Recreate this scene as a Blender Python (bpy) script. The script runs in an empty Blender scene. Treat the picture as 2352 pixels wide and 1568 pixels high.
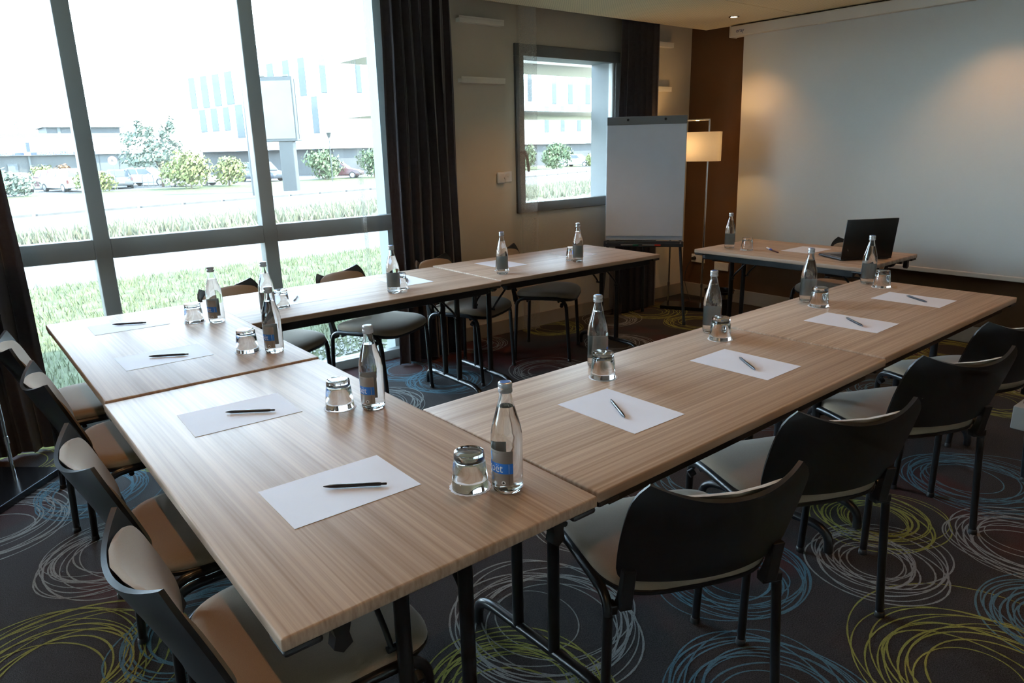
import bpy, bmesh, math, random
from mathutils import Vector, Matrix

random.seed(11)
SC = bpy.context.scene
COL = SC.collection
PI = math.pi

# ------------------------------------------------------------------ camera
CAM_H, YAW, PITCH, ROLL, F_PX = 1.4712, 0.89287, 0.26893, 0.02371, 1616.0
cy, sy, cp, sp = math.cos(YAW), math.sin(YAW), math.cos(PITCH), math.sin(PITCH)
fw = Vector((cy * cp, sy * cp, -sp)); rt = Vector((sy, -cy, 0)); dn = fw.cross(rt)
r2 = math.cos(ROLL) * rt + math.sin(ROLL) * dn
d2 = -math.sin(ROLL) * rt + math.cos(ROLL) * dn
cam_data = bpy.data.cameras.new('camera')
cam_data.sensor_width = 36.0
cam_data.lens = F_PX / 2352.0 * 36.0
cam_data.clip_start = 0.02
cam_data.clip_end = 1000
cam = bpy.data.objects.new('camera', cam_data)
cam.matrix_world = Matrix(((r2.x, -d2.x, -fw.x, 0), (r2.y, -d2.y, -fw.y, 0), (r2.z, -d2.z, -fw.z, CAM_H), (0, 0, 0, 1)))
COL.objects.link(cam)
SC.camera = cam

# ------------------------------------------------------------------ sky, sun, exposure
SKY_STRENGTH, SUN_STRENGTH, SPOT_W, LAMP_W = 22.5, 19.0, 16.0, 120.0
world = bpy.data.worlds.new('sky'); SC.world = world
world.use_nodes = True
wn = world.node_tree
bg = wn.nodes['Background']
bg.inputs['Strength'].default_value = SKY_STRENGTH
# thin bright haze: near white at the horizon, a little bluer overhead, the same all round
wtc = wn.nodes.new('ShaderNodeTexCoord'); wsep = wn.nodes.new('ShaderNodeSeparateXYZ'); wramp = wn.nodes.new('ShaderNodeValToRGB')
wn.links.new(wtc.outputs['Generated'], wsep.inputs[0]); wn.links.new(wsep.outputs['Z'], wramp.inputs['Fac'])
wramp.color_ramp.elements[0].position = 0.0; wramp.color_ramp.elements[0].color = (0.74, 0.87, 1.0, 1)
wramp.color_ramp.elements[1].position = 1.0; wramp.color_ramp.elements[1].color = (0.10, 0.15, 0.21, 1)
for p_, c_ in ((0.30, (0.47, 0.60, 0.78, 1)), (0.60, (0.19, 0.27, 0.38, 1))):
    e_ = wramp.color_ramp.elements.new(p_); e_.color = c_
wn.links.new(wramp.outputs['Color'], bg.inputs['Color'])
sun = bpy.data.lights.new('sun', 'SUN')
sun.energy = SUN_STRENGTH; sun.angle = math.radians(0.6); sun.color = (1.0, 0.95, 0.86)
so = bpy.data.objects.new('sun', sun); COL.objects.link(so)
so.rotation_euler = Vector((-0.66, 0.66, -1.0)).to_track_quat('-Z', 'Y').to_euler()
SC.view_settings.view_transform = 'Standard'
SC.view_settings.look = 'None'
SC.view_settings.gamma = 1.0
SC.view_settings.use_curve_mapping = False
SC.view_settings.exposure = 0.65
cyc = SC.cycles
cyc.max_bounces = 16; cyc.diffuse_bounces = 4; cyc.glossy_bounces = 4
cyc.transmission_bounces = 16; cyc.transparent_max_bounces = 24
cyc.sample_clamp_indirect = 6.0
cyc.blur_glossy = 0.5

# ------------------------------------------------------------------ helpers
def lin(r, g, b):
    def f(c):
        c /= 255.0
        return c / 12.92 if c <= 0.04045 else ((c + 0.055) / 1.055) ** 2.4
    return (f(r), f(g), f(b), 1.0)

def pbsdf(name, col, rough=0.5, metal=0.0, spec=0.5, noise=None, bump=None, emit=None, sheen=0.0):
    """Procedural principled material. noise=(scale, amount) varies the colour, bump=(scale, strength)."""
    m = bpy.data.materials.new(name); m.use_nodes = True
    nt = m.node_tree; b = nt.nodes['Principled BSDF']
    b.inputs['Base Color'].default_value = col
    b.inputs['Roughness'].default_value = rough
    b.inputs['Metallic'].default_value = metal
    b.inputs['Specular IOR Level'].default_value = spec
    if sheen: b.inputs['Sheen Weight'].default_value = sheen
    tc = nt.nodes.new('ShaderNodeTexCoord')
    if noise:
        n = nt.nodes.new('ShaderNodeTexNoise'); n.inputs['Scale'].default_value = noise[0]; n.inputs['Detail'].default_value = 3
        nt.links.new(tc.outputs['Object'], n.inputs['Vector'])
        mr = nt.nodes.new('ShaderNodeMapRange')
        mr.inputs['From Min'].default_value = 0.3; mr.inputs['From Max'].default_value = 0.7
        mr.inputs['To Min'].default_value = 1 - noise[1]; mr.inputs['To Max'].default_value = 1 + noise[1]
        nt.links.new(n.outputs['Fac'], mr.inputs['Value'])
        vm = nt.nodes.new('ShaderNodeVectorMath'); vm.operation = 'SCALE'
        vm.inputs[0].default_value = col[:3]
        nt.links.new(mr.outputs['Result'], vm.inputs['Scale'])
        nt.links.new(vm.outputs['Vector'], b.inputs['Base Color'])
    if bump:
        n2 = nt.nodes.new('ShaderNodeTexNoise'); n2.inputs['Scale'].default_value = bump[0]; n2.inputs['Detail'].default_value = 2
        nt.links.new(tc.outputs['Object'], n2.inputs['Vector'])
        bp = nt.nodes.new('ShaderNodeBump'); bp.inputs['Strength'].default_value = bump[1]; bp.inputs['Distance'].default_value = 0.002
        nt.links.new(n2.outputs['Fac'], bp.inputs['Height'])
        nt.links.new(bp.outputs['Normal'], b.inputs['Normal'])
    if emit:
        b.inputs['Emission Color'].default_value = emit[0]; b.inputs['Emission Strength'].default_value = emit[1]
    return m

class MB:
    def __init__(s): s.v = []; s.f = []; s.mi = []
    def add(s, vs, fs, mi=0):
        o = len(s.v); s.v += [tuple(v) for v in vs]
        s.f += [tuple(i + o for i in f) for f in fs]; s.mi += [mi] * len(fs)
        return s
    def box(s, x0, x1, y0, y1, z0, z1, mi=0, M=None):
        vs = [Vector((x, y, z)) for z in (z0, z1) for y in (y0, y1) for x in (x0, x1)]
        if M: vs = [M @ v for v in vs]
        return s.add(vs, [(0, 2, 3, 1), (4, 5, 7, 6), (0, 1, 5, 4), (2, 6, 7, 3), (0, 4, 6, 2), (1, 3, 7, 5)], mi)
    def tube(s, pts, r, n=10, mi=0, caps=True, ry=None):
        pts = [Vector(p) for p in pts]; k = len(pts)
        rs = r if isinstance(r, (list, tuple)) else [r] * k
        t = (pts[1] - pts[0]).normalized()
        a = t.orthogonal().normalized(); vs = []
        for i, p in enumerate(pts):
            d = (pts[min(i + 1, k - 1)] - pts[max(i - 1, 0)]).normalized()
            a = (a - d * a.dot(d)).normalized(); b = d.cross(a)
            for j in range(n):
                an = 2 * PI * j / n
                vs.append(p + a * (rs[i] * math.cos(an)) + b * (rs[i] * (ry or 1) * math.sin(an)))
        fs = []
        for i in range(k - 1):
            for j in range(n):
                q = (j + 1) % n
                fs.append((i * n + j, i * n + q, (i + 1) * n + q, (i + 1) * n + j))
        if caps:
            fs.append(tuple(range(n - 1, -1, -1))); fs.append(tuple((k - 1) * n + j for j in range(n)))
        return s.add(vs, fs, mi)
    def lathe(s, prof, n=32, mi=0, c=(0, 0, 0), closed=False):
        vs = []; fs = []; k = len(prof)
        for r, z in prof:
            for j in range(n):
                an = 2 * PI * j / n
                vs.append((c[0] + r * math.cos(an), c[1] + r * math.sin(an), c[2] + z))
        for i in range(k - 1 if not closed else k):
            i2 = (i + 1) % k
            for j in range(n):
                q = (j + 1) % n
                fs.append((i * n + j, i * n + q, i2 * n + q, i2 * n + j))
        if not closed:
            if prof[0][0] > 1e-6: fs.append(tuple(range(n - 1, -1, -1)))
            if prof[-1][0] > 1e-6: fs.append(tuple((k - 1) * n + j for j in range(n)))
        return s.add(vs, fs, mi)
    def prism(s, poly, z0, z1, mi=0, M=None):
        n = len(poly)
        vs = [Vector((x, y, z0)) for x, y in poly] + [Vector((x, y, z1)) for x, y in poly]
        if M: vs = [M @ v for v in vs]
        fs = [tuple(range(n - 1, -1, -1)), tuple(range(n, 2 * n))] + [(i, (i + 1) % n, n + (i + 1) % n, n + i) for i in range(n)]
        return s.add(vs, fs, mi)
    def grid(s, fn, nu, nv, mi=0, loop=False):
        vs = [fn(i / nu, j / nv) for j in range(nv + 1) for i in range(nu + 1)]
        w = nu + 1
        fs = [(j * w + i, j * w + i + 1, (j + 1) * w + i + 1, (j + 1) * w + i) for j in range(nv) for i in range(nu)]
        return s.add(vs, fs, mi)
    def build(s, name, mats, parent=None, smooth=None, bevel=None, weld=False, thick=None):
        me = bpy.data.meshes.new(name)
        me.from_pydata(s.v, [], s.f); me.update()
        if not isinstance(mats, (list, tuple)): mats = [mats]
        for m in mats: me.materials.append(m)
        if len(mats) > 1: me.polygons.foreach_set('material_index', s.mi)
        if bevel or weld or thick:
            bm = bmesh.new(); bm.from_mesh(me)
            if weld: bmesh.ops.remove_doubles(bm, verts=bm.verts, dist=1e-5)
            if thick:
                bmesh.ops.recalc_face_normals(bm, faces=bm.faces)
                bmesh.ops.solidify(bm, geom=bm.faces[:], thickness=thick)
            if bevel:
                es = [e for e in bm.edges if len(e.link_faces) == 2 and e.calc_face_angle(0) > 0.5]
                bmesh.ops.bevel(bm, geom=es, offset=bevel[0], segments=bevel[1], affect='EDGES', profile=0.5)
            bmesh.ops.recalc_face_normals(bm, faces=bm.faces)
            bm.to_mesh(me); bm.free()
        if smooth is not None:
            me.polygons.foreach_set('use_smooth', [True] * len(me.polygons))
            me.set_sharp_from_angle(angle=math.radians(smooth))
        me.update()
        o = bpy.data.objects.new(name, me); COL.objects.link(o)
        if parent: o.parent = parent
        return o

def tag(o, label=None, cat=None, group=None, kind=None):
    if label: o['label'] = label
    if cat: o['category'] = cat
    if group: o['group'] = group
    if kind: o['kind'] = kind
    return o
def thing(name, label, cat, loc=(0, 0, 0), rz=0.0, group=None):
    o = bpy.data.objects.new(name, None); o.empty_display_size = 0.05
    COL.objects.link(o); o.location = loc; o.rotation_euler = (0, 0, rz)
    return tag(o, label, cat, group)
def struct(o, label=None):
    return tag(o, label, None, None, 'structure')
def kids(o): return [c for c in bpy.data.objects if c.parent == o]
def copy_tree(o, parent=None):
    c = o.copy(); COL.objects.link(c)
    if parent: c.parent = parent
    for ch in KIDS.get(o.name) or KIDS.setdefault(o.name, kids(o)): copy_tree(ch, c)
    return c
KIDS = {}
def arc(p0, p1, p2, n=6):
    """quadratic curve points"""
    p0, p1, p2 = Vector(p0), Vector(p1), Vector(p2)
    return [p0 * (1 - t) ** 2 + p1 * 2 * t * (1 - t) + p2 * t * t for t in [i / n for i in range(n + 1)]]
def text(name, body, size, mat, parent, fn, extrude=0.0, align='CENTER', width=None, res=3):
    cu = bpy.data.curves.new(name, 'FONT'); cu.body = body; cu.size = size
    cu.align_x = align; cu.align_y = 'CENTER'; cu.extrude = extrude; cu.resolution_u = res
    t = bpy.data.objects.new(name + '_tmp', cu); COL.objects.link(t)
    me = bpy.data.meshes.new_from_object(t.evaluated_get(bpy.context.evaluated_depsgraph_get()))
    bpy.data.objects.remove(t); bpy.data.curves.remove(cu)
    xs = [v.co.x for v in me.vertices]
    k = width / (max(xs) - min(xs)) if width else 1.0
    for v in me.vertices: v.co = fn(v.co.x * k, v.co.y, v.co.z)
    me.materials.clear(); me.materials.append(mat); me.update()
    o = bpy.data.objects.new(name, me); COL.objects.link(o); o.parent = parent
    return o

# ------------------------------------------------------------------ materials
def wood_mat():
    m = bpy.data.materials.new('oak_laminate'); m.use_nodes = True
    nt = m.node_tree; N = nt.nodes; L = nt.links; b = N['Principled BSDF']
    tc = N.new('ShaderNodeTexCoord'); oi = N.new('ShaderNodeObjectInfo')
    off = N.new('ShaderNodeVectorMath'); off.operation = 'ADD'
    cx = N.new('ShaderNodeCombineXYZ')
    ml = N.new('ShaderNodeMath'); ml.operation = 'MULTIPLY'; ml.inputs[1].default_value = 40
    L.new(oi.outputs['Random'], ml.inputs[0]); L.new(ml.outputs[0], cx.inputs['Y'])
    L.new(tc.outputs['Object'], off.inputs[0]); L.new(cx.outputs[0], off.inputs[1])
    def noise(sc, detail, rough=0.5):
        mp = N.new('ShaderNodeMapping'); mp.inputs['Scale'].default_value = sc
        L.new(off.outputs[0], mp.inputs['Vector'])
        n = N.new('ShaderNodeTexNoise'); n.inputs['Scale'].default_value = 1; n.inputs['Detail'].default_value = detail
        n.inputs['Roughness'].default_value = rough
        L.new(mp.outputs[0], n.inputs['Vector']); return n
    n1 = noise((0.9, 120, 30), 4, 0.6); n2 = noise((0.5, 26, 10), 2); n3 = noise((1.2, 3, 1), 2)
    mx = N.new('ShaderNodeMix'); mx.data_type = 'FLOAT'; mx.inputs['Factor'].default_value = 0.4
    L.new(n1.outputs['Fac'], mx.inputs['A']); L.new(n2.outputs['Fac'], mx.inputs['B'])
    cr = N.new('ShaderNodeValToRGB'); e = cr.color_ramp.elements
    e[0].position = 0.33; e[0].color = lin(150, 128, 110); e[1].position = 0.66; e[1].color = lin(198, 178, 160)
    L.new(mx.outputs['Result'], cr.inputs['Fac'])
    L.new(cr.outputs['Color'], b.inputs['Base Color'])
    b.inputs['Roughness'].default_value = 0.45; b.inputs['Specular IOR Level'].default_value = 0.13
    bp = N.new('ShaderNodeBump'); bp.inputs['Strength'].default_value = 0.12; bp.inputs['Distance'].default_value = 0.0006
    L.new(n1.outputs['Fac'], bp.inputs['Height']); L.new(bp.outputs['Normal'], b.inputs['Normal'])
    return m
WOOD = wood_mat()
EDGE = pbsdf('oak_edge_band', lin(176, 152, 130), 0.4, noise=(30, 0.06))
STEEL_BLACK = pbsdf('black_enamel_steel', (0.010, 0.011, 0.013, 1), 0.28, spec=0.5, bump=(300, 0.03))
PLASTIC = pbsdf('black_grained_plastic', (0.012, 0.013, 0.015, 1), 0.42, spec=0.5, bump=(900, 0.12))
FABRIC = pbsdf('taupe_wool_fabric', lin(150, 132, 112), 0.9, spec=0.2, noise=(700, 0.10), bump=(900, 0.25), sheen=0.3)
CHROME = pbsdf('chrome', (0.75, 0.75, 0.76, 1), 0.12, metal=1.0, bump=(60, 0.01))
PAPER = pbsdf('white_paper', lin(222, 228, 240), 0.75, spec=0.3, noise=(8, 0.015))
WALL = pbsdf('beige_wall_paint', lin(206, 196, 176), 0.8, spec=0.25, noise=(3, 0.03), bump=(220, 0.08))
OFFWHITE = pbsdf('off_white_wall_paint', lin(228, 226, 220), 0.8, spec=0.25, noise=(3, 0.03), bump=(220, 0.08))
BROWN = pbsdf('dark_brown_wall_paint', lin(90, 63, 42), 0.8, spec=0.25, noise=(3, 0.05), bump=(220, 0.08))
SKIRT = pbsdf('grey_beige_skirting', lin(150, 136, 120), 0.55, noise=(5, 0.03))
ALU = pbsdf('grey_aluminium_frame', lin(84, 87, 86), 0.5, spec=0.4, noise=(6, 0.04))
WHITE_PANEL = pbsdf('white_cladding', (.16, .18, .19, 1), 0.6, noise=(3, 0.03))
WHITE = pbsdf('white_plastic', lin(225, 224, 220), 0.45, noise=(15, 0.02))
DARKMETAL = pbsdf('dark_grey_metal', lin(48, 54, 62), 0.45, spec=0.5, noise=(20, 0.05))
INK = pbsdf('black_pen_plastic', (0.012, 0.013, 0.022, 1), 0.3, noise=(60, 0.1))

def carpet_mat():
    m = bpy.data.materials.new('charcoal_carpet'); m.use_nodes = True
    nt = m.node_tree; N = nt.nodes; L = nt.links; b = N['Principled BSDF']
    tc = N.new('ShaderNodeTexCoord')
    n1 = N.new('ShaderNodeTexNoise'); n1.inputs['Scale'].default_value = 260; n1.inputs['Detail'].default_value = 2
    n2 = N.new('ShaderNodeTexNoise'); n2.inputs['Scale'].default_value = 1.1; n2.inputs['Detail'].default_value = 3
    for n in (n1, n2): L.new(tc.outputs['Object'], n.inputs['Vector'])
    cr = N.new('ShaderNodeValToRGB'); e = cr.color_ramp.elements
    e[0].position = 0.3; e[0].color = (0.016, 0.0145, 0.015, 1); e[1].position = 0.7; e[1].color = (0.052, 0.046, 0.046, 1)
    L.new(n1.outputs['Fac'], cr.inputs['Fac'])
    r2_ = N.new('ShaderNodeValToRGB'); e = r2_.color_ramp.elements
    e[0].position = 0.53; e[0].color = (0, 0, 0, 1); e[1].position = 0.66; e[1].color = (0.75, 0.75, 0.75, 1)
    L.new(n2.outputs['Fac'], r2_.inputs['Fac'])
    mx = N.new('ShaderNodeMix'); mx.data_type = 'RGBA'
    L.new(r2_.outputs['Color'], mx.inputs['Factor']); L.new(cr.outputs['Color'], mx.inputs['A'])
    mx.inputs['B'].default_value = (0.085, 0.014, 0.012, 1)
    L.new(mx.outputs['Result'], b.inputs['Base Color'])
    b.inputs['Roughness'].default_value = 0.95; b.inputs['Specular IOR Level'].default_value = 0.15
    bp = N.new('ShaderNodeBump'); bp.inputs['Strength'].default_value = 0.5; bp.inputs['Distance'].default_value = 0.003
    L.new(n1.outputs['Fac'], bp.inputs['Height']); L.new(bp.outputs['Normal'], b.inputs['Normal'])
    return m
CARPET = carpet_mat()
YARN = {k: pbsdf('yarn_' + k, c, 0.95, spec=0.1, noise=(420, 0.35)) for k, c in
        (('grey', (0.21, 0.21, 0.205, 1)), ('lime', (0.21, 0.205, 0.055, 1)), ('blue', (0.07, 0.135, 0.175, 1)))}

def ceiling_mat():
    m = pbsdf('perforated_ceiling', lin(236, 224, 194), 0.8, spec=0.2)
    nt = m.node_tree; N = nt.nodes; L = nt.links; b = N['Principled BSDF']
    tc = N.new('ShaderNodeTexCoord')
    sc = N.new('ShaderNodeVectorMath'); sc.operation = 'SCALE'; sc.inputs['Scale'].default_value = 55
    L.new(tc.outputs['Object'], sc.inputs[0])
    fr = N.new('ShaderNodeVectorMath'); fr.operation = 'FRACTION'; L.new(sc.outputs[0], fr.inputs[0])
    sb = N.new('ShaderNodeVectorMath'); sb.operation = 'SUBTRACT'; sb.inputs[1].default_value = (0.5, 0.5, 0.5); L.new(fr.outputs[0], sb.inputs[0])
    ml = N.new('ShaderNodeVectorMath'); ml.operation = 'MULTIPLY'; ml.inputs[1].default_value = (1, 1, 0); L.new(sb.outputs[0], ml.inputs[0])
    ln = N.new('ShaderNodeVectorMath'); ln.operation = 'LENGTH'; L.new(ml.outputs[0], ln.inputs[0])
    lt = N.new('ShaderNodeMath'); lt.operation = 'LESS_THAN'; lt.inputs[1].default_value = 0.22; L.new(ln.outputs['Value'], lt.inputs[0])
    mx = N.new('ShaderNodeMix'); mx.data_type = 'RGBA'; L.new(lt.outputs[0], mx.inputs['Factor'])
    mx.inputs['A'].default_value = lin(236, 224, 194); mx.inputs['B'].default_value = lin(168, 158, 134)
    L.new(mx.outputs['Result'], b.inputs['Base Color'])
    return m
CEIL = ceiling_mat()

def glass_mat(name, col, ior, rough=0.0):
    m = bpy.data.materials.new(name); m.use_nodes = True
    b = m.node_tree.nodes['Principled BSDF']
    b.inputs['Base Color'].default_value = col; b.inputs['Roughness'].default_value = rough
    b.inputs['IOR'].default_value = ior; b.inputs['Transmission Weight'].default_value = 1.0
    return m
GLASS = glass_mat('clear_bottle_glass', (0.985, 0.996, 0.992, 1), 1.5)
TUMBLER = glass_mat('clear_tumbler_glass', (0.993, 0.998, 0.998, 1), 1.5)
WATER = glass_mat('still_water', (0.995, 1.0, 1.0, 1), 1.33)

def pane_mat():
    m = bpy.data.materials.new('window_glass'); m.use_nodes = True
    nt = m.node_tree; N = nt.nodes; L = nt.links; N.clear()
    out = N.new('ShaderNodeOutputMaterial'); mix = N.new('ShaderNodeMixShader')
    tr = N.new('ShaderNodeBsdfTransparent'); tr.inputs['Color'].default_value = (0.93, 0.97, 0.95, 1)
    gl = N.new('ShaderNodeBsdfGlossy'); gl.inputs['Roughness'].default_value = 0.02
    lw = N.new('ShaderNodeLayerWeight'); lw.inputs['Blend'].default_value = 0.5
    pw = N.new('ShaderNodeMath'); pw.operation = 'POWER'; pw.inputs[1].default_value = 5
    ma = N.new('ShaderNodeMath'); ma.operation = 'MULTIPLY_ADD'; ma.inputs[1].default_value = .96; ma.inputs[2].default_value = .04
    L.new(lw.outputs['Facing'], pw.inputs[0]); L.new(pw.outputs[0], ma.inputs[0])
    L.new(ma.outputs[0], mix.inputs[0]); L.new(tr.outputs[0], mix.inputs[1]); L.new(gl.outputs[0], mix.inputs[2])
    L.new(mix.outputs[0], out.inputs['Surface'])
    return m
PANE = pane_mat()

def sheer_mat(name, see, transl, scale):
    m = bpy.data.materials.new(name); m.use_nodes = True
    nt = m.node_tree; N = nt.nodes; L = nt.links; N.clear()
    out = N.new('ShaderNodeOutputMaterial')
    tr = N.new('ShaderNodeBsdfTransparent')
    ts = N.new('ShaderNodeBsdfTranslucent'); ts.inputs['Color'].default_value = (0.80, 0.80, 0.76, 1)
    df = N.new('ShaderNodeBsdfDiffuse'); df.inputs['Color'].default_value = (0.62, 0.60, 0.55, 1)
    m1 = N.new('ShaderNodeMixShader'); m1.inputs[0].default_value = transl
    L.new(df.outputs[0], m1.inputs[1]); L.new(ts.outputs[0], m1.inputs[2])
    tc = N.new('ShaderNodeTexCoord')
    n = N.new('ShaderNodeTexNoise'); n.inputs['Scale'].default_value = scale; n.inputs['Detail'].default_value = 1
    L.new(tc.outputs['Object'], n.inputs['Vector'])
    mr = N.new('ShaderNodeMapRange'); mr.inputs['From Min'].default_value = 0.3; mr.inputs['From Max'].default_value = 0.7
    mr.inputs['To Min'].default_value = see - 0.05; mr.inputs['To Max'].default_value = see + 0.05
    L.new(n.outputs['Fac'], mr.inputs['Value'])
    m2 = N.new('ShaderNodeMixShader'); L.new(mr.outputs[0], m2.inputs[0])
    L.new(m1.outputs[0], m2.inputs[1]); L.new(tr.outputs[0], m2.inputs[2])
    L.new(m2.outputs[0], out.inputs['Surface'])
    return m
SHEER = sheer_mat('white_voile', 0.84, 0.05, 260)
SHEER_HEM = sheer_mat('white_voile_hem', 0.66, 0.12, 260)
CURTAIN = pbsdf('dark_aubergine_curtain', (0.036, 0.029, 0.034, 1), 0.85, spec=0.25, noise=(40, 0.12), bump=(500, 0.2), sheen=0.25)

# ------------------------------------------------------------------ room shell
XB, XF, YR, YL, ZC = -5.2, 5.78, -2.9, 4.40, 2.44
floor = struct(MB().box(XB - .2, XF + .2, YR - .2, YL + .22, -0.12, 0).build('floor', CARPET))

def motif(cx, cy, R, colour, loops=13):
    mb = MB(); rnd = random.Random(int(cx * 997 + cy * 131 + 5000))
    for k in range(loops):
        f = rnd.choice((rnd.uniform(.82, 1.05), rnd.uniform(.82, 1.05), rnd.uniform(.5, .8)))
        a = R * f * rnd.uniform(.92, 1.08); b = R * f * rnd.uniform(.78, 1.0); th = rnd.uniform(0, PI)
        ox, oy = cx + rnd.uniform(-.16, .16) * R, cy + rnd.uniform(-.16, .16) * R
        if k == 0: a *= 1.25; b *= 1.2; ox += .18 * R
        n = 72; vs = []; z = 0.0006 + 0.00004 * k
        w0 = rnd.uniform(.0019, .0034)
        for i in range(n):
            t = 2 * PI * i / n
            c, s = math.cos(t), math.sin(t)
            w = w0 * rnd.uniform(.7, 1.3)
            for sg in (-1, 1):
                x, y = (a + sg * w) * c, (b + sg * w) * s
                vs.append((ox + x * math.cos(th) - y * math.sin(th), oy + x * math.sin(th) + y * math.cos(th), z))
        fs = [(2 * i, 2 * i + 1, (2 * i + 3) % (2 * n), (2 * i + 2) % (2 * n)) for i in range(n)]
        mb.add(vs, fs)
    return mb.build('carpet_motif', YARN[colour], floor)
MOTIFS = [(0.0, 2.25, .34, 'lime'), (-.05, 3.43, .30, 'grey'), (.30, 2.85, .26, 'grey'), (.42, 2.14, .24, 'blue'), (.33, 3.5, .24, 'blue'),
          (.13, 4.08, .22, 'lime'), (1.28, 1.46, .30, 'grey'), (1.0, 1.28, .26, 'lime'), (1.53, .80, .28, 'blue'), (2.04, .45, .33, 'lime'),
          (2.40, .93, .24, 'grey'), (2.70, 1.06, .22, 'lime'), (3.36, .94, .27, 'blue'), (2.93, .6, .26, 'grey'), (2.5, .36, .24, 'blue'),
          (2.34, 4.1, .24, 'blue'), (1.84, 3.62, .30, 'grey'), (2.42, 3.72, .24, 'blue'), (3.86, 4.26, .24, 'lime'), (3.06, 3.4, .25, 'grey'),
          (3.9, 3.55, .26, 'grey'), (4.85, 3.52, .26, 'lime'), (5.45, 1.8, .28, 'lime'), (5.0, 1.72, .24, 'lime'), (4.55, 1.2, .25, 'lime'), (1.95, 1.2, .26, 'blue'), (1.7, 4.15, .22, 'lime')]
for mo in MOTIFS: motif(*mo)
rnd = random.Random(4)
gx = XB + .3
while gx < XF - .2:
    gy = YR + .3
    while gy < YL - .15:
        x, y = gx + rnd.uniform(-.12, .12), gy + rnd.uniform(-.12, .12)
        if all(math.hypot(x - a[0], y - a[1]) > .47 for a in MOTIFS):
            motif(x, y, rnd.uniform(.2, .29), rnd.choice(('grey', 'grey', 'blue', 'lime')), 11)
        gy += .62
    gx += .62

# window wall with its two openings
W1 = (-4.9, 2.60, 0.0, 2.60); W2 = (3.66, 4.75, 1.0, 2.19)  # big window past the left curtain is unseen, lengthened for more daylight
mb = MB(); TW = 4.62
mb.box(XB - .2, W1[0], YL, TW, 0, 3.0); mb.box(W1[0], W1[1], YL, TW, W1[3], 3.0)
mb.box(W1[1], W2[0], YL, TW, 0, 3.0)
mb.box(W2[0], W2[1], YL, TW, 0, W2[2]); mb.box(W2[0], W2[1], YL, TW, W2[3], 3.0)
mb.box(W2[1], XF, YL, TW, 0, 3.0)
struct(mb.build('wall_left', WALL))
struct(MB().box(XF, XF + .2, YR - .2, TW, 0, 3.0).build('wall_front', BROWN))
struct(MB().box(XB - .2, XF, YR - .2, YR, 0, 3.0).build('wall_right', OFFWHITE))
mb = MB().box(XB - .2, XB, YR, YL, 0, 3.0)
struct(mb.build('wall_back', OFFWHITE))
struct(MB().box(W1[1] + .02, XF, YL - .014, YL, 0, .115).build('baseboard_left', SKIRT, bevel=(.003, 2)))
struct(MB().box(XF - .014, XF, YR, YL - .014, 0, .125).build('baseboard_front', SKIRT, bevel=(.003, 2)))
# ceiling: structural slab above, hung perforated panels with open joints below, curtain and screen recesses at the edges
ceil = struct(MB().box(XB - .2, XF + .2, YR - .2, TW + .25, 3.0, 3.25).build('ceiling', pbsdf('recess_paint', lin(120, 112, 100), .9, noise=(4, .04))))
ex = [5.67, 3.22, .77, -1.68, -4.13, XB]; ey = [4.165, 3.247, 2.33, 1.41, .49, -.43, -1.35, -2.27, YR]
HOLES = [(5.264, 3.606), (5.264, 1.77), (5.264, -.1), (3.47, 3.606), (3.47, 1.77), (3.47, -.1), (1.68, 3.606), (1.68, 1.77), (1.68, -.1), (-.11, 3.606), (-.11, 1.77), (-.11, -.1)]
for i in range(len(ex) - 1):
    for j in range(len(ey) - 1):
        MB().box(ex[i + 1] + .003, ex[i] - .003, ey[j + 1] + .003, ey[j] - .003, ZC, ZC + .02).build('ceiling_panel', CEIL, ceil)
# upstand that closes the hung ceiling at its edges
mb = MB(); mb.box(5.655, 5.67, YR, 4.165, ZC + .02, 3.0); mb.box(XB, 5.655, 4.15, 4.165, ZC + .02, 3.0)
mb.build('ceiling_upstand', WALL, ceil)

def downlight(x, y, label):
    t = thing('ceiling_downlight', label, 'ceiling light', (x, y, ZC), 0, 'recessed downlights in the ceiling')
    MB().lathe([(.026, -.0045), (.041, -.0035), (.043, 0.0), (.026, 0.0)], 28, closed=True).build('trim_ring', CHROME, t, 40)
    MB().lathe([(.0, -.0022), (.018, -.0026), (.0255, -.0022), (.0255, -.0005)], 24).build('lens', LENS, t, 40)
    l = bpy.data.lights.new('downlight_beam', 'SPOT'); l.energy = SPOT_W; l.color = (1.0, .50, .19)
    l.spot_size = math.radians(100); l.spot_blend = .8; l.shadow_soft_size = .018
    lo = bpy.data.objects.new('downlight_beam', l); COL.objects.link(lo); lo.parent = t; lo.location = (0, 0, -.024)
    return t
LENS = pbsdf('lit_lens', (1, .9, .7, 1), .4, emit=((1.0, .80, .52, 1), 9.0), noise=(10, .01))
WHERE = ['', 'the front table of the presenter', 'the right end of the screen wall', 'the end of the left arm', 'the middle of the tables', 'the right arm chairs', 'the start of the left arm', 'the front row inner edge', 'the right arm start, nearest the camera', 'the window end of the front row', 'the front row chairs', 'the floor behind the camera']
for i, (x, y) in enumerate(HOLES):
    downlight(x, y, 'small recessed downlight with a lit lens, the only one in view' if i == 0 else 'recessed downlight outside the picture, above ' + WHERE[i])

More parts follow.
